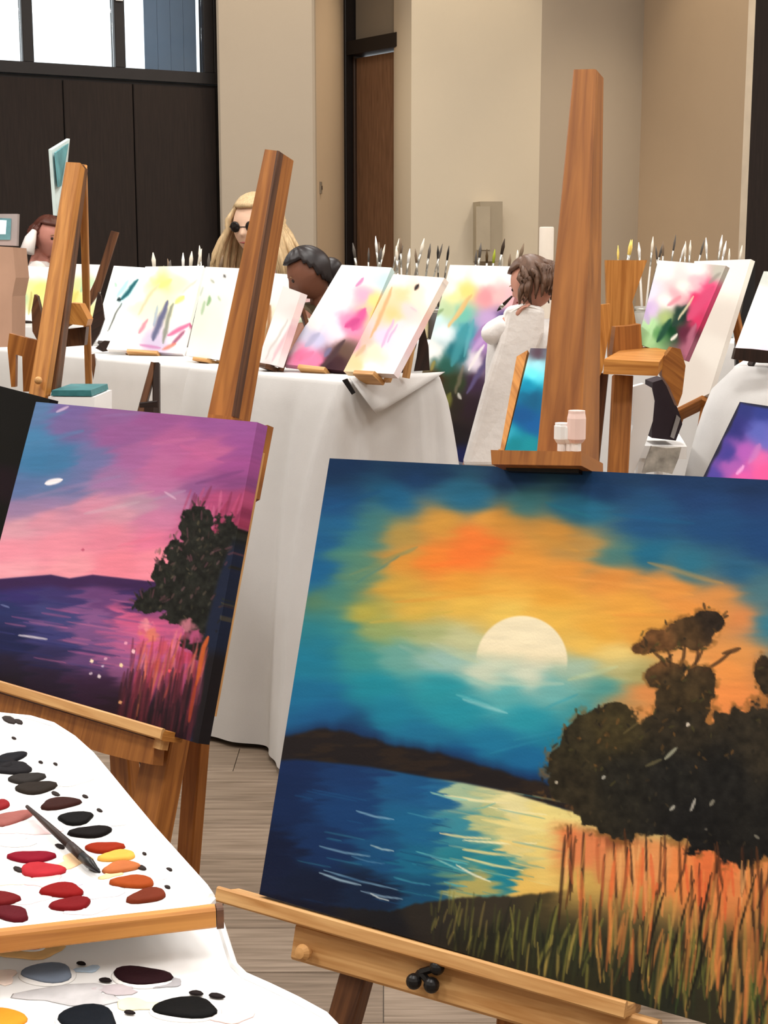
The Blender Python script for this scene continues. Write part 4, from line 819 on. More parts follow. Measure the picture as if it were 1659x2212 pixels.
# ================================================================== canvases in the middle of the hall
def wash(pts, base=(252, 251, 249), strokes=(), pw=2.0, eps=120, wx=20):
    def f(X, Y):
        w = (fbm(X / 25, Y / 25, 71) - .5) * wx
        img = field(X + w, Y + w * .6, pts, pw, eps) if pts else np.ones(X.shape + (3,)) * np.array(base, float)
        img = 250 - (250 - img) * 1.22
        for s in strokes: stroke(img, X + w * .4, Y, s[0], s[1] * 1.3, np.array(s[2]) * .94, min(1, (s[3] if len(s) > 3 else .7) * 1.15), .8)
        return img
    return f
W_ = (253, 252, 250)
def P_(x, y, c): return (x, y, *c)
def add(label, px, anchor, f, nx=60, ny=80, name='painting', **kw): return canvas(name, label, px, anchor, f, nx, ny, **kw)
c2 = add('white sheet canvas with navy, yellow and pink strokes on the long left table', [(314, 576), (440, 574), (394, 764), (230, 754)], ('z', Z3 + .0165), wash(
    [P_(320, 590, W_), P_(400, 585, W_), P_(430, 590, W_), P_(290, 640, W_), P_(250, 730, W_), P_(270, 700, (252, 240, 230)), P_(420, 650, (244, 246, 236)), P_(400, 740, (248, 240, 240)), P_(390, 610, (246, 244, 190)), P_(350, 612, (240, 236, 150)), P_(340, 640, (238, 240, 200)), P_(300, 660, (250, 226, 200)), P_(280, 720, (246, 220, 216)), P_(330, 740, (200, 190, 210))],
    strokes=(([(330, 735), (345, 690), (364, 650)], 18, (96, 98, 130), .9), ([(352, 742), (362, 690), (376, 655)], 11, (130, 134, 120), .8), ([(318, 690), (300, 720)], 9, (200, 120, 140), .7), ([(345, 620), (372, 604)], 14, (240, 232, 130), .8), ([(300, 680), (322, 640), (346, 612)], 9, (240, 196, 160), .7), ([(380, 655), (398, 640)], 12, (222, 228, 120), .8), ([(362, 725), (412, 698)], 12, (214, 110, 150), .9), ([(370, 745), (400, 715)], 11, (150, 80, 110), .8), ([(350, 755), (380, 742)], 9, (230, 130, 110), .8), ([(395, 632), (425, 604)], 6, (246, 200, 190), .8), ([(330, 705), (340, 660)], 6, (150, 170, 190), .7), ([(300, 745), (345, 752)], 7, (190, 120, 170), .7))))
c3 = add('white canvas with loose green flecks, half behind the reddish mast', [(444, 576), (530, 580), (478, 778), (402, 768)], ('z', Z3 + .0165), wash([P_(450, 590, W_), P_(510, 600, W_), P_(470, 700, (244, 242, 236)), P_(420, 760, (246, 244, 240)), P_(430, 700, (236, 240, 232)), P_(500, 700, W_)],
    strokes=(([(452, 640), (446, 660)], 8, (150, 196, 140), .8), ([(436, 680), (440, 650)], 6, (190, 220, 180), .8), ([(484, 594), (486, 600)], 5, (90, 90, 90), .8), ([(456, 604), (462, 610)], 5, (180, 190, 170), .7), ([(470, 640), (476, 650)], 5, (200, 226, 190), .7), ([(440, 620), (430, 640)], 5, (200, 220, 200), .6))), 40, 60)
c4 = add('small pale canvas with a teal corner just right of the reddish mast', [(560, 588), (644, 594), (604, 748), (530, 742)], ('z', Z3 + .0165), wash([P_(570, 600, W_), P_(630, 610, (240, 238, 234)), P_(600, 640, (236, 236, 232)), P_(570, 680, (236, 226, 206)), P_(600, 720, (140, 190, 186)), P_(560, 735, (190, 140, 100))], strokes=(([(592, 720), (608, 690)], 10, (110, 180, 180), .9), ([(576, 740), (584, 660)], 9, (164, 112, 70), .8))), 36, 50)
c5 = add('narrow blush-white canvas beside the dark-haired seated person', [(612, 618), (650, 632), (598, 790), (556, 782)], ('z', .8165), wash([P_(630, 640, (238, 236, 234)), P_(650, 660, (250, 226, 224)), P_(600, 720, W_), P_(580, 770, (246, 236, 236)), P_(620, 740, (250, 216, 220))], strokes=(([(586, 780), (640, 680)], 8, (248, 206, 214), .8), ([(572, 776), (622, 690)], 5, (222, 216, 212), .7))), 36, 50)
c6 = add('bright white canvas with a magenta patch and blue and pink lower corner', [(738, 572), (846, 578), (752, 802), (610, 786)], ('z', .8165), wash(
    [P_(750, 590, W_), P_(700, 640, W_), P_(680, 700, W_), P_(800, 580, W_), P_(730, 640, W_), P_(660, 720, (222, 226, 244)), P_(690, 735, (206, 206, 232)), P_(650, 770, (242, 150, 186)), P_(680, 780, (236, 150, 184)), P_(630, 755, (244, 224, 234)), P_(720, 720, (246, 226, 236)), P_(760, 700, (240, 150, 184)), P_(790, 640, (240, 176, 200)), P_(830, 610, (196, 224, 224)), P_(810, 600, (206, 236, 230)), P_(800, 680, (244, 190, 170)), P_(730, 780, (90, 66, 70)), P_(745, 760, (120, 100, 90)), P_(710, 790, (80, 56, 66)), P_(810, 650, (246, 214, 150))],
    strokes=(([(762, 712), (790, 668)], 30, (214, 88, 150), .9), ([(748, 706), (776, 690)], 18, (200, 70, 136), .8), ([(770, 618), (784, 600)], 9, (206, 130, 180), .8), ([(800, 690), (838, 625)], 14, (246, 206, 120), .8), ([(660, 748), (690, 720)], 14, (190, 192, 224), .7), ([(700, 770), (716, 752)], 12, (120, 116, 150), .8), ([(648, 778), (676, 760)], 14, (240, 130, 170), .8), ([(690, 800), (745, 735)], 14, (70, 48, 52), .75))), 80, 100)
c7 = add('peach and lilac canvas in front of the dark wooden wedge', [(850, 592), (960, 600), (850, 808), (742, 802)], ('z', .8165), wash(
    [P_(860, 600, (250, 236, 226)), P_(930, 600, (250, 240, 232)), P_(940, 640, (252, 240, 228)), P_(870, 640, (246, 206, 166)), P_(900, 640, (250, 224, 206)), P_(880, 670, (250, 206, 206)), P_(850, 680, (248, 200, 150)), P_(860, 700, (248, 216, 222)), P_(830, 730, (236, 206, 228)), P_(850, 750, (246, 220, 230)), P_(880, 720, (250, 226, 228)), P_(810, 760, (240, 226, 200)), P_(770, 780, (226, 206, 166)), P_(790, 740, (228, 190, 180)), P_(800, 800, (246, 240, 236)), P_(760, 740, (232, 160, 180)), P_(870, 790, (250, 240, 244))],
    strokes=(([(800, 730), (848, 620)], 9, (222, 170, 120), .8), ([(826, 750), (850, 690)], 7, (214, 176, 214), .8), ([(838, 740), (858, 700)], 5, (200, 170, 210), .7), ([(770, 770), (790, 745)], 12, (206, 176, 140), .7), ([(895, 626), (903, 614)], 9, (30, 20, 18), .95), ([(886, 664), (900, 672)], 4, (220, 190, 200), .8), ([(936, 690), (955, 610)], 5, (200, 190, 186), .7))), 70, 90)
c8 = add('tall canvas of yellow, teal and violet strokes darkening to brown at its foot', [(972, 572), (1132, 576), (998, 1012), (872, 960)], ('d', 3.32), wash(
    [P_(990, 590, W_), P_(1060, 585, W_), P_(1110, 590, W_), P_(970, 620, (250, 248, 240)), P_(980, 640, (236, 236, 180)), P_(1010, 630, (240, 226, 150)), P_(960, 670, (200, 220, 180)), P_(945, 690, (214, 240, 244)), P_(960, 720, (236, 246, 250)), P_(930, 760, W_), P_(1000, 680, (140, 206, 190)), P_(1010, 720, (90, 170, 184)), P_(985, 760, (60, 130, 140)), P_(960, 790, (70, 120, 110)), P_(1050, 640, (236, 170, 176)), P_(1080, 640, (244, 200, 200)), P_(1040, 600, W_), P_(1055, 690, (206, 180, 220)), P_(1070, 710, (214, 176, 226)), P_(1040, 740, (190, 150, 206)), P_(1025, 780, (240, 230, 240)), P_(1050, 780, (120, 96, 130)), P_(1020, 830, (88, 66, 90)), P_(990, 830, (76, 90, 64)), P_(960, 830, (80, 84, 60)), P_(940, 820, (100, 70, 40)), P_(960, 880, (96, 96, 50)), P_(985, 880, (70, 60, 50)), P_(920, 860, (60, 36, 22)), P_(980, 940, (58, 40, 46)), P_(1010, 880, (74, 52, 66)), P_(990, 990, (50, 60, 110)), P_(940, 920, (46, 28, 22)), P_(1090, 690, (100, 90, 140)), P_(1105, 650, (240, 200, 206))],
    strokes=(([(970, 706), (1014, 640)], 11, (240, 206, 140), .85), ([(985, 690), (1020, 636)], 7, (236, 196, 130), .8), ([(925, 690), (955, 668)], 10, (150, 180, 130), .8), ([(975, 790), (1010, 700)], 22, (70, 160, 170), .7), ([(1000, 770), (1025, 690)], 10, (96, 180, 190), .7), ([(1020, 760), (1075, 690)], 14, (206, 170, 224), .7), ([(1024, 735), (1050, 700)], 10, (170, 120, 180), .6), ([(1010, 800), (1046, 745)], 8, (252, 244, 246), .85), ([(1010, 850), (1095, 700)], 14, (96, 84, 130), .8), ([(950, 900), (975, 850)], 20, (128, 128, 52), .7), ([(985, 850), (1000, 790)], 9, (150, 130, 110), .5), ([(990, 850), (996, 862)], 8, (220, 216, 206), .8), ([(930, 800), (940, 780)], 8, (170, 150, 70), .7))), 90, 150)
c9 = add('teal-blue canvas half hidden behind the honey-coloured mast', [(1146, 752), (1240, 754), (1196, 985), (1090, 976)], ('d', 2.45), wash([P_(1160, 765, (110, 90, 100)), P_(1160, 785, (170, 226, 236)), P_(1150, 810, (130, 230, 244)), P_(1140, 830, (40, 150, 180)), P_(1150, 860, (16, 110, 140)), P_(1130, 900, (16, 104, 150)), P_(1150, 920, (14, 110, 160)), P_(1110, 955, (40, 140, 150)), P_(1140, 955, (50, 150, 160)), P_(1125, 790, (206, 240, 246)), P_(1100, 940, (80, 170, 190))]), 50, 70)
c10 = add('white canvas with pink blossom and dark green leaves on the wooden box easel', [(1422, 562), (1568, 574), (1480, 778), (1376, 742)], ('d', 2.92), wash(
    [P_(1430, 575, W_), P_(1500, 580, W_), P_(1550, 590, (206, 206, 196)), P_(1480, 620, (252, 250, 244)), P_(1400, 630, (240, 234, 250)), P_(1395, 665, (216, 196, 236)), P_(1410, 670, (224, 206, 240)), P_(1440, 650, W_), P_(1460, 640, (246, 190, 200)), P_(1500, 610, (250, 206, 214)), P_(1530, 620, (236, 110, 150)), P_(1510, 650, (230, 84, 130)), P_(1540, 640, (230, 110, 150)), P_(1500, 690, (222, 90, 130)), P_(1440, 690, (190, 210, 150)), P_(1405, 700, (200, 240, 190)), P_(1420, 720, (120, 170, 120)), P_(1450, 710, (40, 90, 66)), P_(1475, 680, (44, 76, 66)), P_(1480, 720, (120, 70, 90)), P_(1490, 750, (190, 130, 150)), P_(1400, 735, (190, 230, 180))],
    strokes=(([(1420, 738), (1450, 690)], 16, (30, 80, 60), .85), ([(1455, 705), (1482, 660)], 18, (36, 66, 56), .85), ([(1400, 740), (1412, 690)], 8, (190, 240, 180), .8), ([(1486, 690), (1540, 620)], 30, (228, 84, 130), .8), ([(1442, 660), (1470, 640)], 12, (244, 160, 176), .8), ([(1480, 775), (1500, 700)], 16, (186, 110, 136), .8), ([(1530, 612), (1556, 590)], 10, (160, 156, 146), .6), ([(1448, 735), (1462, 722)], 7, (246, 246, 236), .9), ([(1388, 660), (1400, 700)], 14, (206, 186, 232), .7), ([(1465, 690), (1500, 640)], 6, (240, 226, 190), .8))), 70, 80)
c11 = add('large unpainted white canvas standing left of the black upright', [(1500, 564), (1622, 560), (1532, 850), (1432, 900)], ('d', 3.85), wash([P_(1560, 575, (244, 240, 232)), P_(1600, 575, (244, 240, 230)), P_(1560, 700, (218, 210, 202)), P_(1500, 800, (216, 208, 200)), P_(1540, 760, (226, 220, 212))]), 30, 50)  # blank canvas in shadow: its shade is painted in as grey tones
c12 = add('white canvas at the far right edge above a dark ledge', [(1650, 586), (1790, 592), (1736, 770), (1588, 752)], ('z', .84), wash([P_(1650, 600, (206, 210, 204)), P_(1640, 640, (240, 240, 238)), P_(1620, 700, W_), P_(1650, 700, W_), P_(1655, 745, (250, 220, 236)), P_(1700, 720, (244, 170, 200))]), 40, 50)
c13 = add('blue-violet and pink canvas with a near-black edge at the right of the hall', [(1598, 868), (1760, 892), (1650, 1140), (1482, 1106)], ('d', 2.3), wash(
    [P_(1610, 880, (70, 76, 130)), P_(1650, 890, (74, 84, 144)), P_(1590, 920, (72, 72, 130)), P_(1640, 930, (110, 116, 180)), P_(1570, 980, (90, 84, 150)), P_(1655, 950, (120, 120, 186)), P_(1610, 980, (176, 110, 180)), P_(1640, 990, (214, 120, 170)), P_(1580, 1010, (170, 110, 176)), P_(1650, 1020, (224, 110, 160)), P_(1600, 1030, (214, 110, 170)), P_(1540, 1030, (100, 90, 160)), P_(1560, 1080, (150, 80, 140)), P_(1720, 950, (110, 110, 170))],
    strokes=(([(1598, 868), (1760, 892)], 12, (22, 22, 40), 1), ([(1600, 866), (1482, 1106)], 13, (26, 24, 44), 1), ([(1590, 1025), (1606, 1005)], 8, (236, 160, 214), .8), ([(1620, 1000), (1640, 960)], 18, (190, 116, 184), .6))), 60, 70, side=(20, 20, 34))
c14 = add('near-black canvas at the left edge behind the pink painting', [(-160, 792), (108, 862), (34, 1190), (-230, 1120)], ('d', 2.45), wash([P_(0, 850, (30, 26, 34)), P_(80, 880, (34, 32, 44)), P_(20, 950, (38, 30, 42)), P_(10, 1050, (60, 34, 56)), P_(0, 1120, (44, 26, 44)), P_(60, 950, (28, 26, 40))], strokes=(([(-160, 792), (108, 862)], 12, (10, 8, 10), 1), ([(100, 880), (36, 1180)], 9, (24, 28, 60), .8))), 40, 60, side=(14, 12, 16))
c15 = add('yellow-green washed canvas at the left edge on the far table', [(42, 574), (122, 578), (94, 696), (12, 690)], ('z', .8165), wash([P_(60, 585, W_), P_(100, 585, W_), P_(60, 620, (236, 230, 170)), P_(90, 625, (236, 228, 150)), P_(40, 640, (176, 206, 176)), P_(80, 660, (228, 222, 150)), P_(30, 670, (206, 220, 196)), P_(60, 690, W_), P_(90, 690, W_)], strokes=(([(32, 660), (44, 600)], 7, (150, 200, 180), .8), ([(60, 680), (70, 630)], 5, (200, 190, 110), .8), ([(80, 640), (110, 610)], 12, (240, 232, 140), .8))), 40, 50)
c16 = add('yellow and mint washed canvas just right of the tilted left mast', [(158, 570), (226, 572), (196, 694), (128, 690)], ('z', .8165), wash([P_(170, 585, W_), P_(210, 585, W_), P_(170, 615, (230, 234, 180)), P_(190, 615, (206, 236, 196)), P_(160, 640, (240, 234, 150)), P_(180, 650, (232, 236, 170)), P_(200, 630, W_), P_(150, 680, (244, 236, 180))], strokes=(([(152, 660), (170, 630)], 10, (240, 230, 130), .8), ([(176, 630), (190, 605)], 8, (180, 226, 180), .8))), 36, 46)
c17 = add('white canvas with a dark teal stroke along its right side', [(246, 574), (312, 578), (252, 742), (200, 736)], ('z', Z3 + .0165), wash([P_(256, 590, W_), P_(290, 590, (240, 248, 248)), P_(250, 630, (226, 240, 230)), P_(240, 680, W_), P_(220, 720, W_), P_(270, 640, (206, 232, 236)), P_(260, 700, W_)], strokes=(([(262, 648), (298, 604)], 12, (20, 90, 100), .9), ([(252, 640), (278, 606)], 10, (170, 214, 226), .8), ([(246, 610), (250, 620)], 6, (160, 210, 180), .7), ([(254, 648), (262, 646)], 10, (16, 40, 46), .95), ([(232, 716), (264, 654)], 4, (90, 96, 90), .8))), 40, 56)
# ---- small easels holding the canvases that stand on tables
M_BK = M_DARK
def table_easel(info, ztab, label, m=None, w=.10):
    q = info['q']; n = info['n']; up = info['up']; th = info['th']; h = info['h']; m = m or M_DARK
    bc = (q[2] + q[3]) / 2; tc = (q[0] + q[1]) / 2; hd = unit(q[2] - q[3]); upd = unit(tc - bc)
    t = empty('table_easel', (bc[0], bc[1], ztab), label, 'easel')
    wq = np.linalg.norm(q[2] - q[3]); off = n * (th + .007)
    led = bc + n * (th / 2) - upd * .0065
    MB().beam(led - hd * wq * .2, led + hd * wq * .2, n, th + .022, .010, .0015).build('ledge', m, t)
    H_ = np.linalg.norm(tc - bc)
    for s_ in (-1, 1):
        b = bc + hd * s_ * wq * .26 + off; b = b - upd * ((b[2] - ztab - .0005) / upd[2]); a = bc + hd * s_ * wq * .06 + upd * H_ * .9 + off
        MB().beam(a, b, hd, .014, .010, .001).build('upright', m, t)
    a = bc + upd * H_ * .82 + n * (th + .018); b = bc + n * (th + .018 + .10); b[2] = ztab + .0005
    MB().beam(a, b, hd, .014, .010, .001).build('strut', m, t)
    return t
ZTB = .8005
table_easel(c2, Z3 + .0005, 'small pale table easel under the navy and yellow strokes', M_PINE); table_easel(c3, Z3 + .0005, 'small pale table easel behind the green-flecked canvas', M_PINE); table_easel(c4, Z3 + .0005, 'small brown table easel under the teal-cornered canvas', M_EASEL2)
table_easel(c5, ZTB, 'small brown table easel under the narrow blush canvas', M_BROWN); table_easel(c6, ZTB, 'small pale table easel under the magenta-patched canvas', M_PINE); table_easel(c7, ZTB, 'small pale table easel under the peach and lilac canvas', M_PINE)
table_easel(c12, ZTB, 'dark table easel under the white canvas at the far right'); table_easel(c15, ZTB, 'small easel under the leftmost yellow-green canvas'); table_easel(c16, ZTB, 'small easel under the yellow and mint canvas'); table_easel(c17, Z3 + .0005, 'small dark easel under the teal-stroked canvas')
def floor_easel(info, label, m=None, mast=0.06):
    q = info['q']; n = info['n']; th = info['th']; m = m or M_EASEL2
    bc = (q[2] + q[3]) / 2; tc = (q[0] + q[1]) / 2; hd = unit(q[2] - q[3]); upd = unit(tc - bc); wq = np.linalg.norm(q[2] - q[3]); H_ = np.linalg.norm(tc - bc); off = n * (th + .012)
    t = empty('floor_easel', (bc[0] + n[0] * .1, bc[1] + n[1] * .1, 0), label, 'easel')
    led = bc + n * (th / 2 + .004) - upd * .009
    MB().beam(led - hd * wq * .42, led + hd * wq * .42, n, th + .03, .014, .002).build('ledge', m, t)
    for s_ in (-1, 1):
        a = bc + hd * s_ * wq * .04 + upd * H_ * (.96 + mast * 0) + off; b = bc + hd * s_ * wq * .30 + off; b = along(b, a, 0.)
        MB().beam(a, b, hd, .026, .018, .002).build('leg', m, t)
    a = bc + upd * H_ * .86 + n * (th + .034); b = a + n * 0; b[:2] = a[:2] + unit(n[:2]) * .30; b[2] = 0
    MB().beam(a, b, hd, .024, .018, .002).build('rear_leg', m, t)
    return t
floor_easel(c8, 'dark wooden easel under the tall yellow and violet canvas', M_BROWN); floor_easel(c9, 'wooden easel behind the teal-blue canvas', M_EASEL)
floor_easel(c11, 'wooden easel behind the unpainted canvas'); floor_easel(c13, 'dark easel behind the blue-violet canvas', M_BROWN); floor_easel(c14, 'dark easel behind the near-black canvas at the left edge', M_DARK)
# orange batten beside the teal canvas
q = c9['q']; n9 = c9['n']
bt = empty('wooden_batten', q[3] * [1, 1, 0], 'narrow orange-brown batten along the left edge of the teal canvas', 'batten')
pb = [px3(c9, .002, *p) for p in ((1112, 766), (1132, 762), (1146, 752), (1094, 968), (1084, 968))]
pbm = MB().prism([px3(c9, .001, *p) for p in ((1116, 770), (1140, 756), (1089, 974), (1080, 974))], n9 * .012); pbm.build('strip', M_EASEL, bt)
b0 = px3(c9, .008, 1084, 973); MB().beam(b0, along(b0, px3(c9, .008, 1128, 762), 0.), c9['h'], .010, .010, .001).build('foot', M_EASEL, bt)

# ================================================================== odd easels and furniture built from boards
def slab(mb, px, d, th, bev=0):
    """board seen face on: corners at picture positions and depth d (number or one per corner), th metres thick, away from the viewer"""
    dd = d if hasattr(d, '__len__') else [d] * len(px)
    P = [Yp(u, v, k) for (u, v), k in zip(px, dd)]; n = np.cross(P[1] - P[0], P[2] - P[0]); n = unit(n); n = n if n[1] > 0 else -n
    mb.prism(P, n * th); return P
def board(name, px, d, th, m, parent, lab=None):
    mb = MB(); slab(mb, px, d, th); o = mb.build(name, m, parent)
    if lab: o['label'] = lab
    return o
board('clip', [(739, 822), (750, 818), (768, 848), (760, 853)], 2.66, .012, M_BLACKP, cl1, 'black strip added for the dark slit in the cloth')  # black piece added to draw the dark slit between the cloth folds
# wooden box easel right of the mast
be = empty('box_easel', (.50, 2.92, 0), 'orange wooden box easel with a shelf, right of the honey-coloured mast', 'easel')
board('back_board', [(1308, 562), (1398, 562), (1366, 652), (1374, 700), (1392, 742), (1380, 770), (1314, 772)], 3.02, .016, M_EASEL, be)
board('side_board', [(1277, 660), (1318, 656), (1318, 706), (1302, 800), (1296, 812), (1270, 814)], 2.88, .02, M_EASEL, be)
sf = MB().hexa([Yp(1305, 776, 2.74), Yp(1344, 754, 2.93), Yp(1344, 774, 2.93), Yp(1303, 808, 2.74)], [Yp(1424, 782, 2.74), Yp(1452, 744, 2.93), Yp(1452, 764, 2.93), Yp(1420, 812, 2.74)]).build('shelf', M_EASEL, be)
board('clamp_block', [(1330, 706), (1362, 704), (1384, 700), (1388, 762), (1322, 768)], 2.90, .05, M_EASEL2, be)
board('bracket', [(1428, 782), (1452, 750), (1470, 754), (1481, 790), (1474, 850), (1464, 878), (1446, 836), (1430, 812)], 2.80, .03, M_EASEL2, be)
a = Yp(1345, 812, 2.84); MB().beam(a, along(Yp(1334, 1030, 2.80), a, 0), (1, 0, 0), .040, .026, .002).build('leg', M_EASEL2, be)
a = Yp(1302, 806, 2.92); MB().beam(a, along(Yp(1284, 980, 2.92), a, 0), (1, 0, 0), .022, .022, .002).build('leg', M_BROWN, be)
# tilted easel on the left
le = empty('floor_easel', Yp(100, 845, 2.7) * [1, 1, 0], 'tilted wooden easel at the left with a small shelf and thin back leg', 'easel')
p0 = Yp(163, 358, 2.78); p1 = Yp(86, 850, 2.62)
MB().beam(p0, along(p1, p0, 0.), (1, -.12, 0), .030, .030, .002, .036).build('mast', M_EASEL, le)
MB().beam(Yp(179, 362, 2.83), along(Yp(184, 545, 3.05), Yp(179, 362, 2.83), 0), (1, 0, 0), .016, .016, .002).build('rear_leg', M_EASEL, le)
MB().beam(Yp(178, 362, 2.80), Yp(118, 848, 2.66), (1, -.1, 0), .014, .03, .002).build('mast_side', M_BROWN, le)
board('shelf', [(136, 664), (150, 654), (172, 656), (190, 690), (186, 704), (150, 700), (130, 712)], 2.76, .05, M_EASEL, le)
board('shelf_shadow', [(134, 712), (186, 706), (182, 746), (132, 750)], 2.80, .03, M_BROWN, le)  # brown board stands in for the shadow below the shelf
board('side_arm', [(74, 636), (80, 640), (92, 690), (90, 720), (82, 738), (70, 716), (68, 670)], 2.70, .02, M_BROWN, le)
board('front_plate', [(20, 720), (50, 728), (90, 738), (84, 800), (74, 846), (50, 846), (48, 770), (34, 766), (33, 836), (24, 836), (16, 752)], 2.66, .016, M_EASEL2, le)
MB().lathe(Yp(84, 822, 2.60), [(.006, 0), (.0075, .008), (.004, .016), (.001, .017)], 12, (0.1, -1, .1)).build('peg', M_PINE, le)
# dark stick easel next to it
de = empty('table_easel', Yp(200, 757, 4.04), 'dark slender table easel leaning left of the teal-stroked canvas', 'easel')
board('upright', [(240, 498), (256, 502), (216, 630), (192, 664), (182, 656), (206, 604)], 4.08, .014, M_BROWN, de)
board('blade', [(212, 630), (218, 640), (225, 690), (214, 722), (198, 748), (184, 748), (198, 694)], 4.06, .014, M_DARK, de)
board('foot', [(206, 752), (224, 736), (246, 738), (280, 734), (280, 754), (236, 758), (222, 760)], 4.03, .02, M_DARK, de)
board('prop', [(194, 766), (203, 764), (218, 864), (208, 868)], 3.80, .012, M_BROWN, de)
# dark wooden wedge beside the peach canvas
we = empty('table_easel', Zp(890, 806, .8005), 'black-brown wooden wedge easel at the end of the folded cloth table', 'easel')
board('left_blade', [(908, 690), (914, 700), (892, 770), (886, 806), (846, 808), (868, 770)], 2.97, .012, M_DARK, we)
board('right_blade', [(910, 700), (916, 702), (926, 750), (928, 800), (894, 802), (900, 772)], 2.985, .012, M_DARK, we)
board('base', [(794, 800), (806, 790), (850, 786), (836, 800), (812, 811)], 2.93, .02, M_DARK, we)
# folded dark easel leg standing between the white chairs
fe = empty('folded_easel', Yp(322, 885, 2.9) * [1, 1, 0], 'folded dark brown easel standing in front of the long white-clothed table', 'easel')
for u0, u1, v1, mm in ((334, 306, 888, M_BROWN), (338, 338, 888, M_DARK)):
    a = Yp(u0, 785, 2.98); b = along(Yp(u1, v1, 2.95), a, 0); MB().beam(a, b, (1, 0, 0), .014, .02, .002, .02).build('leg', mm, fe)
MB().beam(Yp(304, 884, 2.95), Yp(342, 880, 2.95), (0, 0, 1), .03, .016, .002).build('crossbar', M_DARK, fe)
# teal-edged board lying flat behind the pink painting
tbd = board('teal_board', [(112, 843), (196, 843), (198, 856), (110, 855)], 2.60, .16, mat('teal_edge', (60, 120, 124), .5, .2, 60), None)
tag(tbd, 'teal-edged board lying flat behind the pink painting', 'board')
bx = board('storage_box', [(104, 857), (204, 858), (204, 1300), (104, 1300)], 2.60, .17, M_WHITE, None); 
vv = [v.co.copy() for v in bx.data.vertices]
tag(bx, 'plain white storage box under the teal-edged board', 'box')

# ---- moulded white chairs
cr_ = empty('moulded_chair', Yp(1380, 1000, 2.98) * [1, 1, 0], 'white moulded chair under the shelf of the wooden box easel', 'chair')
board('backrest', [(1366, 836), (1392, 829), (1408, 838), (1414, 866), (1410, 910), (1392, 965), (1366, 1030), (1330, 1030), (1352, 980), (1368, 920)], 3.02, .03, M_WHITE, cr_)
st = [Yp(1330, 1000, 3.0), Yp(1474, 1000, 3.0)]; zs = Yp(1440, 956, 3.1)[2]
MB().prism([[Yp(1376, 950, 3.08)[0], 3.06, zs - .03], [Yp(1476, 950, 3.08)[0], 3.04, zs - .03], [Yp(1466, 950, 3.3)[0], 3.3, zs - .03], [Yp(1376, 950, 3.3)[0], 3.3, zs - .03]], (0, 0, .028)).build('seat', M_WHITE, cr_)
for u, d in ((1386, 3.08), (1432, 3.06), (1386, 3.26), (1426, 3.26)):
    x = Yp(u, 950, d)[0]; MB().tube([[x, d, zs - .031], [x, d, 0]], [.012, .010], 8).build('leg', M_WHITE, cr_)
bag = empty('bag', [Yp(1440, 950, 3.1)[0], 3.12, zs], 'dark plum bag standing on the white chair under the wooden shelf', 'bag')
board('body', [(1410, 826), (1436, 818), (1452, 850), (1470, 900), (1474, 916), (1460, 952), (1408, 946)], 3.07, .09, mat('bag_plum', (46, 34, 42), .7, .15, 30), bag)
board('zip_strip', [(1462, 896), (1470, 904), (1456, 948), (1448, 944)], 3.066, .003, mat('zip_grey', (150, 146, 146), .5), bag)
gc = board('folded_cloth', [(1408, 964), (1440, 968), (1472, 966), (1466, 990), (1452, 1024), (1424, 1018), (1388, 1022), (1398, 990)], 2.99, .012, mat('grey_cloth', (176, 172, 164), .9, .35, 45), None); tag(gc, 'crumpled grey-printed cloth hanging in front of the white chair seat', 'cloth')
# black upright behind the far right canvas
bu = board('black_upright', [(1620, 572), (1632, 570), (1630, 650), (1622, 690), (1602, 720), (1602, 1340), (1590, 1340), (1590, 738), (1606, 650)], 4.05, .02, M_BLACKP, None)
bk = tag(bu, 'black upright panel between the unpainted canvas and the far right canvas', 'panel')
dl = board('dark_ledge', [(1590, 752), (1626, 754), (1700, 762), (1700, 786), (1640, 784), (1584, 776)], 3.10, .02, M_DARK, None); tag(dl, 'dark brown wooden ledge below the canvas at the far right', 'ledge')
# tall narrow painted board behind the tilted easel
sp = empty('painted_sign', Yp(128, 470, 5.13) * [1, 1, 0], 'tall narrow teal board with pale rim standing up behind the tilted easel', 'sign')
board('panel', [(112, 324), (151, 300), (136, 466), (122, 466)], [5.0, 5.22, 5.22, 5.0], .012, mat('sign_pale', (206, 222, 220), .6, .1, 12), sp)
board('teal_face', [(117, 330), (146, 309), (138, 370), (132, 400), (124, 404)], [4.994, 5.2, 5.2, 5.1, 4.994], .004, mat('sign_teal', (92, 146, 152), .6, .3, 14), sp)
a = Yp(129, 468, 5.13); MB().tube([a + [0, 0, .03], [a[0], a[1], .012]], .010, 8).build('pole', M_BLACKP, sp); MB().lathe([a[0], a[1], 0], [(.11, 0), (.11, .008), (.02, .014), (.012, .02)], 20).build('base', M_BLACKP, sp)
# pedestal and small screen at the left edge
pd = board('pedestal', [(-40, 530), (28, 534), (34, 600), (26, 640), (24, 1000), (-40, 1000)], 5.3, .2, mat('tan_board', (196, 156, 132), .7, .08, 5), None); tag(pd, 'tan pedestal box at the left edge carrying a small screen', 'pedestal')
pdv = pd.data.vertices
scr = empty('display_screen', Yp(5, 530, 5.38), 'small grey-framed screen at the left edge on a tan pedestal', 'screen')
board('bezel', [(-30, 462), (38, 462), (36, 531), (-30, 529)], 5.36, .03, mat('bezel_grey', (176, 164, 162), .5, .05, 12), scr)
board('display', [(-24, 470), (24, 472), (22, 518), (-24, 518)], 5.355, .004, mat('display_teal', (96, 140, 146), .3, .35, 14, emit=((110, 150, 156), .25)), scr)
board('bright_window', [(-20, 474), (14, 476), (12, 506), (-20, 506)], 5.352, .002, mat('display_white', (230, 244, 246), .3, .05, 8, emit=((220, 242, 246), .7)), scr)
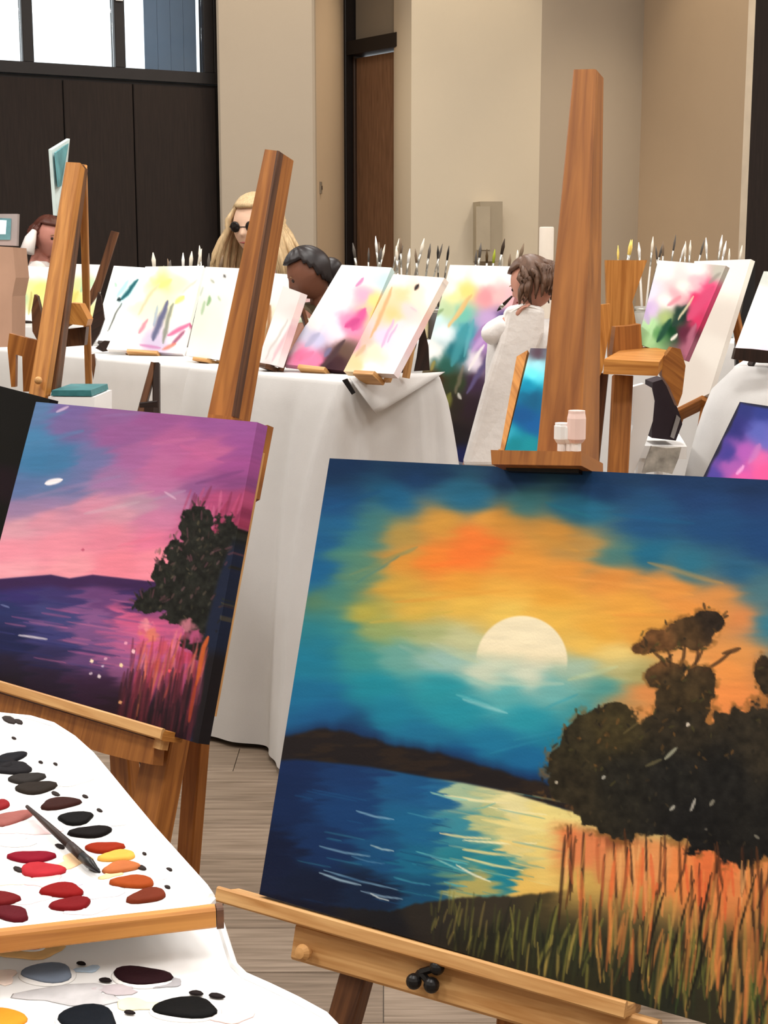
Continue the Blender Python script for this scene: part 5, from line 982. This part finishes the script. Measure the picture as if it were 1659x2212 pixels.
# ================================================================== jars and brushes
def jar(loc, r, h, label, rgb, group='brush jars on the tables'):
    j = empty('brush_jar', loc, label, 'jar', None)
    MB().lathe(loc, [(r * .86, 0), (r, .006), (r, h), (r * .9, h), (r * .84, .006), (.001, .006)], 18).build('pot', mat('jar_%02x%02x%02x' % rgb, rgb, .4, .05, 20), j, True)
    MB().lathe(np.array(loc) + [0, 0, h * .82], [(r * 1.01, 0), (r * 1.03, .002), (r * 1.03, .010), (r * 1.01, .012)], 18).build('band', M_STEEL, j, True)
    return j
NB = [0]
def brush(base, d, L, hrgb, brgb, w, label, group, flat=False):
    base = np.array(base); d = unit(d); t = empty('paintbrush', base, label, 'paintbrush', group)
    MB().tube([base, base + d * L * .35, base + d * L * .70], [w * .35, w * .62, w * .45], 7).build('handle', mat('handle_%02x%02x%02x' % hrgb, hrgb, .35, .05, 30), t, True)
    MB().tube([base + d * L * .70, base + d * L * .84], [w * .5, w * .62], 7).build('ferrule', M_STEEL, t, True)
    MB().tube([base + d * L * .84, base + d * L * .92, base + d * L], [w * .58, w * .74, w * .12], 7).build('bristles', mat('bristle_%02x%02x%02x' % brgb, brgb, .7, .1, 60), t, True)
    return t
HAND = [(206, 202, 194), (96, 88, 78), (240, 238, 234), (120, 118, 108), (190, 186, 170), (70, 62, 56), (222, 214, 196)]
groups = [('the left of the brush table', 4.62, [(790, 530, 4), (826, 524, 4), (866, 528, 4), (908, 530, 3), (944, 536, 2)], .0065),
          ('the middle of the brush table', 4.62, [(1022, 534, 2), (1052, 530, 3), (1084, 538, 3), (1122, 548, 2)], .0075),
          ('the right of the brush table', 4.72, [(1336, 520, 3), (1392, 526, 3), (1432, 520, 4), (1480, 526, 3), (1534, 520, 3), (1572, 528, 2)], .006),
          ('the long left table', 4.40, [(346, 560, 3), (394, 548, 4), (440, 540, 3)], .008)]
rg = random.Random(21)
POS = {'the left of the brush table': 'left of the folded table canvases', 'x': ''}
ordn = ['first', 'second', 'third', 'fourth', 'fifth', 'sixth']
for gname, d, jl, w in groups:
    for ji, (u, v, nb) in enumerate(jl):
        x = Yp(u, 600, d)[0]; col = [(226, 222, 214), (150, 146, 138), (96, 110, 112), (206, 190, 150), (70, 66, 64), (180, 196, 200)][ji % 6]
        zb = .8005 if not gname.startswith('the long') else Z3 + .0005
        jar((x, d, zb), .030, .105, '%s brush jar from the left on %s' % (ordn[ji], gname), col)
        zt_ = 1 + (600 - v) / FOC * d
        for b in range(nb):
            tl_ = (b - (nb - 1) / 2) * .13 + rg.uniform(.02, .14); dy = rg.uniform(-.08, .08); dirv = unit([tl_, dy, 1]); L_ = (zt_ - zb - .009 + rg.uniform(-.02, .02)) / dirv[2]
            base = np.array([x, d, zb + .0085]) + np.array([-tl_ * .03 - (rg.uniform(-.006, .006)), -dy * .03, 0])
            if gname.startswith('the right') and ji == 0: hc, bc = (236, 190, 90), (240, 206, 110)
            elif gname.startswith('the middle') and ji == 1: hc, bc = [((80, 66, 30), (70, 50, 20)), ((190, 196, 60), (150, 160, 40)), ((60, 44, 30), (50, 36, 24))][b]
            elif gname.startswith('the left') and ji == 4: hc, bc = (50, 46, 40), (24, 20, 18)
            else: hc = HAND[rg.randrange(len(HAND))]; bc = rg.choice([(230, 222, 206), (120, 100, 80), (246, 244, 240), (90, 84, 78)])
            pos = {2: ['left', 'right'], 3: ['left', 'middle', 'right'], 4: ['leftmost', 'inner left', 'inner right', 'rightmost']}[nb][b]
            brush(base, dirv, L_, hc, bc, w * rg.uniform(.8, 1.2), '%s paintbrush in the %s jar on %s' % (pos, ordn[ji], gname), 'paintbrushes standing in jars')
# paper roll and white cup on the brush table
p = Yp(1180, 545, 4.66); pr = empty('paper_roll', (p[0], 4.66, .8005), 'white paper towel roll standing behind the brown-haired child', 'paper roll')
zt_ = 1 + (600 - 494) / FOC * 4.66
MB().lathe((p[0], 4.66, .8005), [(.022, 0), (.024, .003), (.024, zt_ - .80 - .004), (.022, zt_ - .8005), (.010, zt_ - .8005), (.009, zt_ - .81)], 22).build('sheets', mat('paper_cream', (214, 202, 188), .85, .03, 20), pr, True)
MB().lathe((p[0], 4.66, zt_ - .02), [(.0085, 0), (.0095, .012), (.0095, .0205), (.006, .0205), (.006, 0)], 14).build('core', mat('card', (170, 140, 106), .8), pr, True)

# ================================================================== people
def skin_mesh(nodes, edges, root, sub=2):
    me = bpy.data.meshes.new('tmp'); names = list(nodes); me.from_pydata([tuple(nodes[k][0]) for k in names], [(names.index(a), names.index(b)) for a, b in edges], [])
    o = bpy.data.objects.new('tmp', me); COL.objects.link(o)
    md = o.modifiers.new('s', 'SKIN'); md.use_smooth_shade = True
    lay = me.skin_vertices[0].data if me.skin_vertices else None
    if lay is None:
        bpy.context.view_layer.objects.active = o; bpy.ops.mesh.customdata_skin_add(); lay = me.skin_vertices[0].data
    for i, k in enumerate(names):
        r = nodes[k][1]; lay[i].radius = (r, r) if not hasattr(r, '__len__') else r; lay[i].use_root = (k == root)
    s2 = o.modifiers.new('u', 'SUBSURF'); s2.levels = sub; s2.render_levels = sub
    dg = bpy.context.evaluated_depsgraph_get(); ev = bpy.data.meshes.new_from_object(o.evaluated_get(dg))
    V = np.array([v.co[:] for v in ev.vertices]); Fs = [list(p.vertices) for p in ev.polygons]
    bpy.data.objects.remove(o); bpy.data.meshes.remove(me); bpy.data.meshes.remove(ev)
    return V, Fs
def head_geo(c, f, h, up=(0, 0, 1)):
    f = unit(f); x = unit(np.cross(f, up)); u = np.cross(x, f); V = []; Fs = []; nu, nv = 30, 22
    for j in range(nv + 1):
        th = math.pi * j / nv; z = math.cos(th); r = math.sin(th)
        for i in range(nu):
            a = 2 * math.pi * i / nu; X = math.sin(a) * r; Yy = math.cos(a) * r   # Yy forward
            px, py, pz = X * .37 * h, Yy * .44 * h, z * .5 * h
            t = max(0, -z)
            px *= 1 - .38 * t ** 1.4; py = py * (1 - .15 * t) + (.05 * h * t if Yy > 0 else -.02 * h * t * 0)
            if Yy < 0: py *= 1.06
            if Yy > 0:
                g = math.exp(-(X / .16) ** 2); py += .085 * h * g * math.exp(-((z + .12) / .13) ** 2)          # nose
                py -= .028 * h * (math.exp(-((abs(X) - .40) / .17) ** 2)) * math.exp(-((z - .06) / .10) ** 2)   # eye sockets
                py += .020 * h * math.exp(-(X / .24) ** 2) * math.exp(-((z + .44) / .07) ** 2)                  # lips
                py += .022 * h * math.exp(-(X / .26) ** 2) * math.exp(-((z + .82) / .16) ** 2)                  # chin
            ear = math.exp(-((abs(X) - r) / .05) ** 2) * math.exp(-((Yy + .05) / .16) ** 2) * math.exp(-((z + .05) / .20) ** 2)
            px += math.copysign(.055 * h * ear, X)
            V.append(np.asarray(c) + x * px + f * py + u * pz)
    for j in range(nv):
        for i in range(nu): k = (i + 1) % nu; Fs.append([j * nu + i, (j + 1) * nu + i, (j + 1) * nu + k, j * nu + k])
    return V, Fs, x, f, u
def person(label, head, f, hh, neck, hip, shw, hands, skin, shirt, trousers, seat_z, fwd, loc, sc=1.0, brow=None, elbows=(None, None), seatlab='', sleeve=.8):
    root = empty('person', (hip[0], hip[1], 0), label, 'person')
    fw = unit([fwd[0], fwd[1], 0]); sd = np.array([fw[1], -fw[0], 0]); sp = lambda a, b, t: np.asarray(a) * (1 - t) + np.asarray(b) * t
    neck = np.array(neck, float); hip = np.array(hip, float); head = np.array(head, float); nd = {}; ed = []
    nd['pelvis'] = (hip, .10 * sc); nd['waist'] = (sp(hip, neck, .42), .095 * sc); nd['chest'] = (sp(hip, neck, .78), .105 * sc); nd['neck'] = (neck, .048 * sc); nd['nape'] = (sp(neck, head, .55), .045 * sc)
    ed += [('pelvis', 'waist'), ('waist', 'chest'), ('chest', 'neck'), ('neck', 'nape')]
    wr = []
    for k, s in enumerate((-1, 1)):
        S = sp(hip, neck, .90) + sd * s * shw; hnd = np.array(hands[k], float) if hands[k] is not None else hip + fw * .27 * sc + sd * s * .07 * sc + np.array([0, 0, .085 * sc]); mid = np.array(elbows[k], float) if elbows[k] is not None else (S + hnd) / 2 + np.array([0, 0, -.05 * sc]) + sd * s * .05 * sc - fw * .08 * sc
        nd['sh%d' % k] = (S, .048 * sc); nd['el%d' % k] = (mid, .036 * sc); nd['wr%d' % k] = (hnd, .025 * sc); ad = unit(hnd - mid)
        pm = hnd + ad * .04 * sc; nd['pm%d' % k] = (pm, .024 * sc)
        ed += [('chest', 'sh%d' % k), ('sh%d' % k, 'el%d' % k), ('el%d' % k, 'wr%d' % k), ('wr%d' % k, 'pm%d' % k)]
        lat = unit(np.cross(ad, [0, 0, 1])) if abs(ad[2]) < .95 else sd
        for q, (lo, L1) in enumerate(((-.024, .06), (-.009, .072), (.006, .068), (.020, .052))):
            a = pm + lat * lo * sc + ad * .02 * sc; b = a + ad * L1 * .5 * sc; c_ = b + ad * L1 * .42 * sc + np.array([0, 0, -.018 * sc])
            for nm, pp, rr_ in (('fa', a, .0085), ('fb', b, .0078), ('fc', c_, .0066)): nd['%s%d%d' % (nm, k, q)] = (pp, rr_ * sc)
            ed += [('pm%d' % k, 'fa%d%d' % (k, q)), ('fa%d%d' % (k, q), 'fb%d%d' % (k, q)), ('fb%d%d' % (k, q), 'fc%d%d' % (k, q))]
        a = hnd + ad * .02 * sc - lat * .026 * sc * 1; b = a + ad * .03 * sc - lat * .02 * sc; nd['ta%d' % k] = (a, .010 * sc); nd['tb%d' % k] = (b, .008 * sc)
        ed += [('wr%d' % k, 'ta%d' % k), ('ta%d' % k, 'tb%d' % k)]
        H_ = hip + sd * s * .07 * sc + np.array([0, 0, -.01]); kn = H_ + fw * .34 * sc + sd * s * .05 * sc; ft = np.array([kn[0], kn[1], .05]) + fw * .02; to = ft + fw * .12 * sc; to[2] = .035
        nd['hp%d' % k] = (H_, .075 * sc); nd['kn%d' % k] = (kn, .055 * sc); nd['an%d' % k] = (ft, .036 * sc); nd['to%d' % k] = (to, .03 * sc)
        ed += [('pelvis', 'hp%d' % k), ('hp%d' % k, 'kn%d' % k), ('kn%d' % k, 'an%d' % k), ('an%d' % k, 'to%d' % k)]
    V, Fs = skin_mesh(nd, ed, 'pelvis', 1)
    hv, hf, x, ff, u = head_geo(head, f, hh); mb = MB(); mb.add(V, Fs); mb.add(hv, hf)
    body = mb.build('body', mat('skin_%02x%02x%02x' % skin, skin, .55, .06, 14, spec=.3), root, True)
    rm = body.modifiers.new('r', 'REMESH'); rm.mode = 'VOXEL'; rm.voxel_size = .0052 * max(sc, .8); rm.use_smooth_shade = True
    # clothing follows the body
    grow = .014 * sc
    n2 = {k: (nd[k][0], nd[k][1] + grow) for k in ('pelvis', 'waist', 'chest', 'sh0', 'sh1')}; n2['collar'] = (sp(nd['chest'][0], neck, .8), .052 * sc); e2_ = [('pelvis', 'waist'), ('waist', 'chest'), ('chest', 'sh0'), ('chest', 'sh1'), ('chest', 'collar')]
    for k in (0, 1): n2['cu%d' % k] = (sp(nd['sh%d' % k][0], nd['el%d' % k][0], min(sleeve, 1)), .036 * sc + grow); e2_.append(('sh%d' % k, 'cu%d' % k))
    for k in ((0, 1) if sleeve > 1 else ()): n2['cw%d' % k] = (sp(nd['el%d' % k][0], nd['wr%d' % k][0], .9), .027 * sc + grow); e2_.append(('cu%d' % k, 'cw%d' % k))
    V, Fs = skin_mesh(n2, e2_, 'pelvis', 2); mk('shirt', V, Fs, mat('shirt_%02x%02x%02x' % shirt, shirt, .85, .05, 20, .2, 60, .1), root, True)
    n3 = {k: (nd[k][0], nd[k][1] + grow * .9) for k in ('pelvis', 'hp0', 'hp1', 'kn0', 'kn1')}; e3 = [('pelvis', 'hp0'), ('pelvis', 'hp1'), ('hp0', 'kn0'), ('hp1', 'kn1')]
    for k in (0, 1): n3['cf%d' % k] = (sp(nd['kn%d' % k][0], nd['an%d' % k][0], .85), .036 * sc + grow); e3.append(('kn%d' % k, 'cf%d' % k))
    V, Fs = skin_mesh(n3, e3, 'pelvis', 2); mk('trousers', V, Fs, mat('trousers_%02x%02x%02x' % trousers, trousers, .85, .05, 20), root, True)
    # eyes, brows and mouth
    for s in (-1, 1):
        e = head + x * s * .148 * hh + ff * .372 * hh + u * .03 * hh; MB().ball(e, .040 * hh, 8).build('eye', mat('eye', (48, 34, 28), .2), root, True)
        b = e + u * .085 * hh + ff * .022 * hh; MB().tube([b - x * .06 * hh, b + u * .012 * hh, b + x * .06 * hh], .010 * hh, 6).build('eyebrow', mat('brow', brow or (60, 42, 30), .8), root, True)
    m_ = head + ff * .455 * hh - u * .215 * hh; MB().tube([m_ - x * .085 * hh - ff * .02 * hh, m_, m_ + x * .085 * hh - ff * .02 * hh], [.006 * hh, .018 * hh, .006 * hh], 8).build('mouth', mat('lips', (150, 76, 70), .5), root, True)
    # stool
    st = empty('stool', (hip[0], hip[1], 0), 'round wooden stool under the ' + seatlab, 'stool'); zt_ = hip[2] - .125 * sc
    if zt_ > .1:
        MB().lathe((hip[0], hip[1], zt_ - .03), [(.13 * sc, 0), (.14 * sc, .008), (.14 * sc, .026), (.13 * sc, .03)], 20).build('seat', M_BROWN, st)
        for a in (45, 135, 225, 315):
            ca, sa = math.cos(math.radians(a)), math.sin(math.radians(a)); MB().tube([[hip[0] + ca * .08 * sc, hip[1] + sa * .08 * sc, zt_ - .029], [hip[0] + ca * .12 * sc, hip[1] + sa * .12 * sc, 0]], .011, 8).build('leg', M_BROWN, st)
    return root, (head, x, ff, u, hh)
def hair_cap(root, hd, m, grow=1.09, line=.42, low=-.55, name='hair', noise=.03):
    c, x, f, u, h = hd; V = []; Fs = []; nu, nv = 40, 26; keep = {}
    rgx = random.Random(4)
    for j in range(nv + 1):
        th = math.pi * j / nv; z = math.cos(th); r = math.sin(th)
        for i in range(nu):
            a = 2 * math.pi * i / nu; X = math.sin(a) * r; Yy = math.cos(a) * r; g = grow + noise * math.sin(a * 9 + z * 3) * .6 + rgx.uniform(-.5, .5) * noise * .4
            k = 1 - .22 * max(0, -z); V.append(c + x * X * .37 * h * g * k + f * Yy * .45 * h * g + u * z * .5 * h * g); keep[j * nu + i] = (Yy < line - .55 * max(0, .55 - z) and z > low) or z > .62
    for j in range(nv):
        for i in range(nu):
            k = (i + 1) % nu; q = [j * nu + i, (j + 1) * nu + i, (j + 1) * nu + k, j * nu + k]
            if all(keep[t] for t in q): Fs.append(q)
    o = mk(name, V, Fs, m, root, True); s_ = o.modifiers.new('t', 'SOLIDIFY'); s_.thickness = .012 * h / .2; s_.offset = 0
    return o
def locks(root, hd, m, n, length, spread, rad, seed, arc=(70, 290), name='locks', lift=.0, droop=0.0):
    c, x, f, u, h = hd; rgx = random.Random(seed); mb = MB()
    for k in range(n):
        a = math.radians(rgx.uniform(*arc)); z0 = rgx.uniform(.1, .8); r0 = math.sqrt(1 - z0 * z0)
        p0 = c + (x * math.sin(a) * .38 + f * math.cos(a) * .46) * h * r0 * 1.04 + u * z0 * .5 * h * 1.04
        out = unit(x * math.sin(a) + f * math.cos(a)); L_ = length * rgx.uniform(.75, 1.1); s_ = spread * rgx.uniform(.5, 1.1)
        p1 = c + (x * math.sin(a) * .40 + f * math.cos(a) * .48) * h * 1.12 + u * .0
        p2 = p1 + out * s_ * .5 - np.array([0, 0, L_ * .5]) + x * rgx.uniform(-.01, .01); p3 = p1 + out * s_ * .8 - np.array([0, 0, L_]) + x * rgx.uniform(-.02, .02)
        mb.tube([p0, (p0 + p1) / 2 + out * .012, p1, (p1 + p2) / 2 + out * .004, p2, p3], [rad * .6, rad, rad, rad * .95, rad * .8, rad * .25], 6)
    return mb.build(name, m, root, True)
M_BLOND = mat('hair_blond', (196, 168, 128), .5, .22, 30, stretch=(6, 6, .6))
M_BRUN = mat('hair_brown', (92, 66, 50), .45, .25, 30, stretch=(6, 6, .6))
M_BLKH = mat('hair_black', (30, 22, 22), .4, .2, 30)
M_AUB = mat('hair_auburn', (84, 46, 36), .45, .2, 30)
# woman with long fair hair behind the reddish mast
hc = Yp(552, 490, 5.45); nk = Yp(600, 566, 5.52); hp = np.array([nk[0] + .03, 5.62, .55])
wmn, hd = person('person with long fair hair and dark glasses behind the reddish easel mast', hc, (-.40, -.86, -.14), .222, nk, hp, .155, (None, None), (226, 186, 160), (222, 186, 186), (70, 70, 84), .45, (-.5, -.6), None, 1.0, (150, 120, 84), seatlab='fair-haired person with dark glasses')
hair_cap(wmn, hd, M_BLOND, 1.12, .30, -.5); locks(wmn, hd, M_BLOND, 150, .22, .10, .013, 5, (62, 298))
c, x, f, u, h = hd; gl = MB()
for s in (-1, 1): gl.lathe(c + x * s * .15 * h + f * .425 * h + u * .05 * h, [(.001, .0), (.085 * h, 0), (.095 * h, .003), (.08 * h, .006), (.001, .008)], 16, f)
gl.tube([c - x * .06 * h + f * .45 * h + u * .05 * h, c + x * .06 * h + f * .45 * h + u * .05 * h], .006 * h * 1.5, 6)
for s in (-1, 1): gl.tube([c + x * s * .26 * h + f * .42 * h + u * .05 * h, c + x * s * .40 * h + f * .05 * h + u * .06 * h], .0025, 6)
gl.build('glasses', mat('dark_lens', (24, 18, 18), .2, .1, 20), wmn, True)['label'] = 'dark glasses'
# dark-haired person in front of the column
hc = Yp(667, 592, 4.12); nk = Yp(698, 648, 4.16); hp = np.array([nk[0] + .05, 4.22, .52])
p2, hd = person('person with black hair bending over the table right of the reddish mast', hc, (-.90, -.22, -.46), .142, nk, hp, .09, (Yp(622, 764, 3.66), None), (112, 70, 52), (70, 60, 44), (60, 50, 56), .42, (-.3, .95), None, .70, (24, 18, 18), elbows=(Yp(664, 694, 3.90), None), seatlab='black-haired person', sleeve=.7)
hair_cap(p2, hd, M_BLKH, 1.13, .22, -.75); 
MB().ball(hd[0] - hd[2] * .062 - hd[3] * .02, .040, 10).build('hair_bun', M_BLKH, p2, True)
w0 = Yp(662, 692, 3.83)
MB().lathe(Yp(656, 708, 3.85), [(.026, -.010), (.030, -.006), (.030, .010), (.026, .014)], 16, unit(Yp(622, 764, 3.66) - Yp(664, 694, 3.90))).build('bracelet', mat('bracelet', (166, 176, 150), .5, .3, 60), p2, True)
# brown-haired child in a white smock
hc = Yp(1150, 612, 3.0); nk = Yp(1140, 672, 3.02); hp = np.array([Yp(1050, 990, 3.0)[0], 3.02, .56])
p3, hd = person('brown-haired child in a white smock left of the honey-coloured mast', hc, (-.80, .42, -.42), .106, nk, hp, .055, (Yp(1100, 690, 2.95), None), (196, 142, 122), (238, 236, 234), (80, 80, 90), .42, (.2, 1), None, .50, (60, 42, 30), seatlab='child in the white smock', sleeve=2)
hair_cap(p3, hd, M_BRUN, 1.12, .05, -.85); locks(p3, hd, M_BRUN, 80, .045, .012, .006, 9, (80, 280))
# smock panel hanging behind the child
sp_ = [Yp(*a) for a in ((1094, 664, 2.94), (1132, 656, 2.93), (1178, 664, 2.95), (1176, 720, 2.95), (1120, 860, 2.94), (1086, 1010, 2.93), (1000, 1010, 2.93), (1046, 840, 2.93), (1078, 740, 2.93))]
sb = MB(); sb.prism(sp_, (0, .05, .0)); so = sb.build('smock', mat('smock_white', (232, 228, 224), .85, .05, 16, .2, 60, .1), p3)
bv = so.modifiers.new('b', 'BEVEL'); bv.width = .012; bv.segments = 3
bb = Yp(1106, 640, 2.92); be_ = Yp(1074, 672, 2.94); hb = empty('paintbrush', be_, 'dark paintbrush in the hand of the brown-haired child', 'paintbrush'); dv = be_ - bb
MB().tube([bb, bb + dv * .55], [.002, .004], 7).build('handle', M_DARK, hb, True); MB().tube([bb + dv * .55, bb + dv * .75], [.004, .0045], 7).build('ferrule', M_STEEL, hb, True); MB().tube([bb + dv * .75, be_], [.0045, .001], 7).build('bristles', M_BLACKP, hb, True)
# person at the far left table
hc = Yp(104, 512, 6.62); nk = Yp(86, 556, 6.66); hp = np.array([nk[0], 6.68, .55])
p4, hd = person('person with auburn hair and white collar at the far left table', hc, (.72, -.62, -.2), .176, nk, hp, .13, (None, None), (186, 126, 112), (234, 226, 222), (50, 46, 52), .45, (1, .1), None, .88, (60, 34, 28), seatlab='auburn-haired person')
hair_cap(p4, hd, M_AUB, 1.12, .22, -.6); locks(p4, hd, M_AUB, 40, .05, .02, .010, 12, (80, 280))
MB().tube([Yp(58, 545, 6.5), Yp(66, 515, 6.52), Yp(74, 498, 6.54)], [.034, .026, .012], 10).build('collar', mat('collar_white', (240, 232, 228), .8), p4, True)
